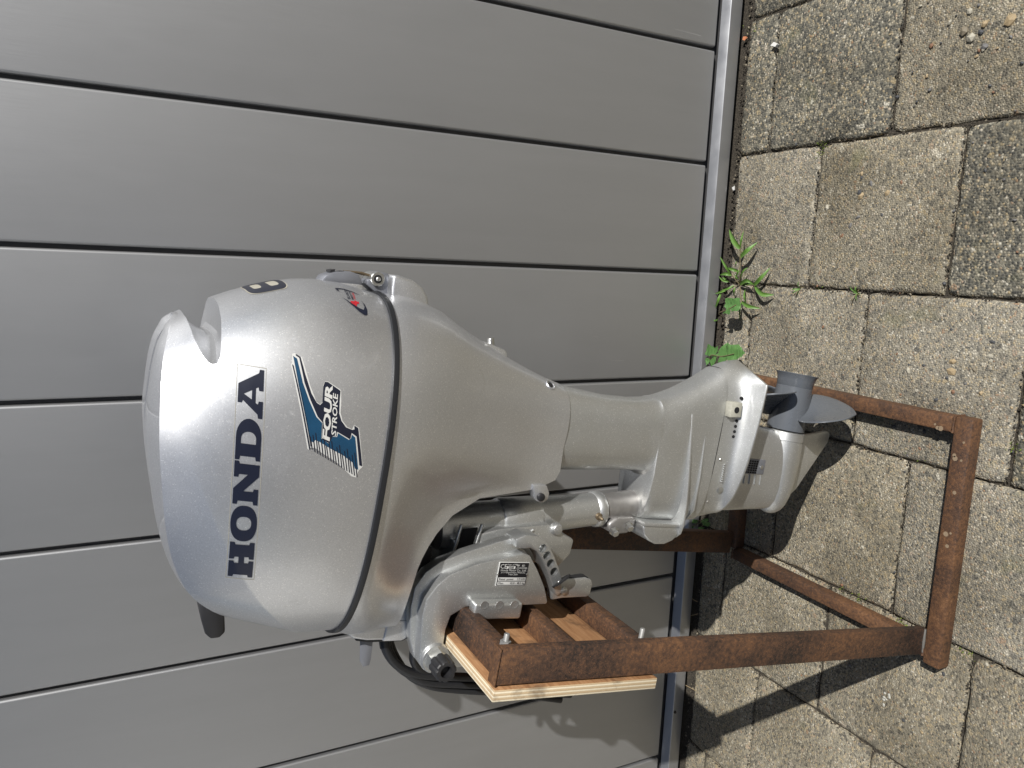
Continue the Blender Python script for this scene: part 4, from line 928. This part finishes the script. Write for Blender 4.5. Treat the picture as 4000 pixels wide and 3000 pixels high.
    for cx, cy, n, sp in ((.131, -.478, 30, .010), (.126, -.573, 30, .009), (.123, -.698, 36, .012), (.495, -.726, 30, .010), (1.020, -.277, 30, .010), (1.0, -.272, 20, .01), (1.29, -.05, 26, .02), (.13, -.44, 16, .012), (.735, -.30, 14, .02), (.43, -.56, 12, .02)):
        for k in range(n):
            x = cx+rn.gauss(0, sp*.5); y = cy+rn.gauss(0, sp*.8); a_ = rn.uniform(0, 6.28); l = rn.uniform(.0015, .0038); z = rn.uniform(-.004, .001)
            i = len(V); d = Vector((math.cos(a_), math.sin(a_), 0)); e = Vector((-d.y, d.x, 0))
            p = Vector((x, y, z)); V += [p-e*l*.4, p+e*l*.4, p+d*l+Vector((0, 0, l*1.1))]; F.append((i, i+1, i+2))
    mo = pmesh("moss", V, F, M['moss'], label="yellow green moss tufts in the paving joints", cat="moss", kind="stuff")
    # pebbles standing proud of the washed tiles
    V = []; F = []; mi = []; rn = random.Random(11)
    ico = bmesh.new(); bmesh.ops.create_icosphere(ico, subdivisions=1, radius=1); iv = [v.co.copy() for v in ico.verts]; jf = [[v.index for v in f.verts] for f in ico.faces]; ico.free()
    def stone(x, y, r, mat, zz=None):
        i = len(V); a_ = rn.uniform(0, 6.28); sx = rn.uniform(.75, 1.35); sy = rn.uniform(.6, 1.0); sz = rn.uniform(.45, .75); z = r*(-.08 if zz is None else zz)
        for v in iv:
            j = 1+rn.uniform(-.14, .14); px = v.x*sx*j; py = v.y*sy*j
            V.append((x+r*(px*math.cos(a_)-py*math.sin(a_)), y+r*(px*math.sin(a_)+py*math.cos(a_)), z+r*v.z*sz*j))
        for f in jf: F.append(tuple(i+q for q in f)); mi.append(mat)
    spots = ((.91, -.381, 16, .045), (1.165, -.58, 14, .06), (.59, -.58, 14, .10), (.66, -.6, 10, .08), (1.2, -.66, 14, .08))
    for cx, cy, n, sp in spots:
        for k in range(n): stone(cx+rn.gauss(0, sp), cy+rn.gauss(0, sp), rn.uniform(.0026, .0058), rn.choice((0, 0, 1, 2, 3, 4, 4, 5)))
    for x, y, r, m_ in ((.910, -.381, .0075, 1), (.933, -.4, .0058, 5), (.892, -.303, .0075, 4), (.889, -.377, .007, 3), (.913, -.438, .0065, 1), (1.172, -.548, .0105, 3), (1.158, -.562, .009, 4), (1.175, -.582, .0075, 1), (1.171, -.624, .0095, 1), (1.139, -.587, .0068, 5), (.931, -.465, .0062, 2), (.603, -.605, .0085, 1), (.592, -.524, .007, 4), (.62, -.605, .006, 1), (.568, -.613, .0055, 2), (.574, -.661, .006, 1)): stone(x, y, r, m_)
    for k in range(520):
        x = rn.uniform(-.75, 1.6); y = rn.uniform(-.85, -.05)
        stone(x, y, rn.uniform(.0016, .0036), rn.choice((0, 0, 1, 2, 3, 4, 5, 5)), -.05)
    for k in range(9): stone(-.036+rn.gauss(0, .007), -.561+rn.gauss(0, .007), rn.uniform(.0018, .0035), 6, -.3)
    me = bpy.data.meshes.new("gravel"); me.from_pydata(V, [], F)
    for k in range(7): me.materials.append(M['stone%d' % k])
    me.polygons.foreach_set("material_index", mi); me.update()
    link("gravel", me, None, "pebbles standing out of the washed gravel tiles", "gravel", None, "stuff")
    # crumbs of soil along the rail
    V.clear(); F.clear(); mi.clear()
    for k in range(900):
        x = rn.uniform(-.6, 1.6); y = -.024-abs(rn.gauss(0, .012)); stone(x, y, rn.uniform(.0012, .0034), 0, -.9 if y > -.034 else .1)
    for xj in (-.446, -.150, .130, .429, .730, 1.019, 1.312):
        for k in range(150):
            stone(xj+rn.gauss(0, .0026), rn.uniform(-.85, -.04), rn.uniform(.0009, .0026), 0, -.6)
    for xa, xb, ya in ((-.446, -.15, -.243), (-.15, .13, -.408), (-.15, .13, -.71), (.13, .429, -.549), (.13, .429, -.247), (.429, .73, -.42), (.429, .73, -.118), (.429, .73, -.722), (.73, 1.019, -.271), (.73, 1.019, -.573), (1.019, 1.312, -.426), (1.019, 1.312, -.124)):
        for k in range(70): stone(rn.uniform(xa, xb), ya+rn.gauss(0, .0024), rn.uniform(.0009, .0024), 0, -.6)
    me = bpy.data.meshes.new("soil_crumbs"); me.from_pydata(V, [], F); me.materials.append(M['soil']); me.materials.append(M['stone3']); me.update()
    for p in me.polygons: p.material_index = 1 if (p.index // 20) % 9 == 0 else 0
    link("soil_crumbs", me, None, "dark soil crumbs and grit along the wall and in the paving joints", "soil", None, "stuff")
    # litter that can be picked up
    def chip(name, x, y, r, mat, lab, cat, h=.5):
        bm = bmesh.new(); bmesh.ops.create_cube(bm, size=1); rr = random.Random(int(x*999))
        for v in bm.verts: v.co = Vector((v.co.x*r*1.4+rr.uniform(-.3, .3)*r, v.co.y*r+rr.uniform(-.3, .3)*r, (v.co.z+.5)*r*h+rr.uniform(0, .2)*r*h))
        me = bpy.data.meshes.new(name); bm.to_mesh(me); bm.free(); finish(me, mat, 30)
        o = link(name, me, None, lab, cat); o.location = (x, y, .001); o.rotation_euler = (0, 0, rr.uniform(0, 3)); return o
    chip("chalk_chip", 1.241, -.124, .0085, M['white'], "white chalky chip lying on the dark tile beside the rail", "chip", .8)
    chip("brick_chip", 1.276, -.028, .006, M['orange'], "small orange brick chip in the soil by the rail", "chip", .6)
    chip("plaster_chip", .947, -.033, .006, M['white'], "pale plaster chip in the soil above the crabgrass", "chip", .5)
    chip("dry_flake", -.054, -.077, .012, M['flake'], "pale grey dry flake in the shadow near the far leg", "flake", .08)
    for (x, y, l, a_), lab in zip(((-.098, -.036, .06, 2.0), (-.069, -.030, .035, 1.2), (-.30, -.05, .16, 1.62)), ("thin curved dry straw in the shadow beside the grey flake", "short dry straw against the rail near the far leg", "long straight straw beside the rail left of the stand")):
        p = [Vector((0, 0, .002)), Vector((l*.5, .004, .006)), Vector((l, 0, .003))]
        t = tube("dry_straw", spline(p, 5), .0008, M['straw'], None, 6, label=lab, cat="straw"); t.location = (x, y, 0); t.rotation_euler = (0, 0, a_)

def build_surroundings():
    sh = empty("white_shed", (-3.4, -2.6, 0), "white ribbed wall seen only as a reflection in the engine cover", "shed")
    for k in range(26):
        box("board", -.05, .0 + .012*(k % 2), -2.2, 2.1, .04+k*.09, .126+k*.09, M['white'], sh, .004)
    box("plinth", -.06, .02, -2.25, 2.15, 0, .036, M['tile_far'], sh); box("roof", -.5, .12, -2.35, 2.25, 2.40, 2.47, M['roof'], sh, .01)
    ho = empty("brick_house", (1.0, -16.0, 0), "red brick house seen only as a reflection in the silver paint", "house")
    box("wall", -6, 6, -.3, 0, 0, 5.2, M['brick'], ho)
    for x in (-4, -1.2, 1.6, 4.2):
        for z in (.9, 3.1):
            w_ = box("window", x-.6, x+.6, .002, .05, z, z+1.3, M['white'], ho, .01); box("pane", x-.5, x+.5, .045, .056, z+.1, z+1.2, M['glass'], w_)
    box("roof", -6.3, 6.3, -.5, .35, 5.202, 5.4, M['roof'], ho, .02)

def wall_scratches():
    pan = {round(o.data.vertices[3].co.x, 2): o for o in WALL.children if o.name.startswith("panel")}
    for x, z, l, w in ((.545, .255, .034, .0006), (1.27, .105, .075, .0006), (.60, .33, .016, .0005)):
        k = math.floor(x/.25); ch = [o for o in WALL.children if o.name.startswith("panel") and abs(o.data.vertices[0].co.x-(k*.25+.004)) < .002]
        if ch: pmesh("scratch", [(x, -.0004, z), (x+w, -.0004, z), (x+w*.5+.002, -.0004, z+l), (x+.002, -.0004, z+l)], [(0, 1, 2, 3)], M['scratch'], ch[0])
    # grime lump on the rail
    lathe("grime_lump", [(0, .004), (.003, .0035), (.005, .001)], (-.365, -.0235, .040), (0, -1, .6), M['soil'], WALL, 8)

# ---------------------------------------------------------------- build
PAVE = build_ground()
WALL = build_wall()
STAND = build_stand()
MOTOR, PART = build_motor()
motor_details(MOTOR, PART)
stickers(PART)
build_plants()
build_surroundings()
wall_scratches()
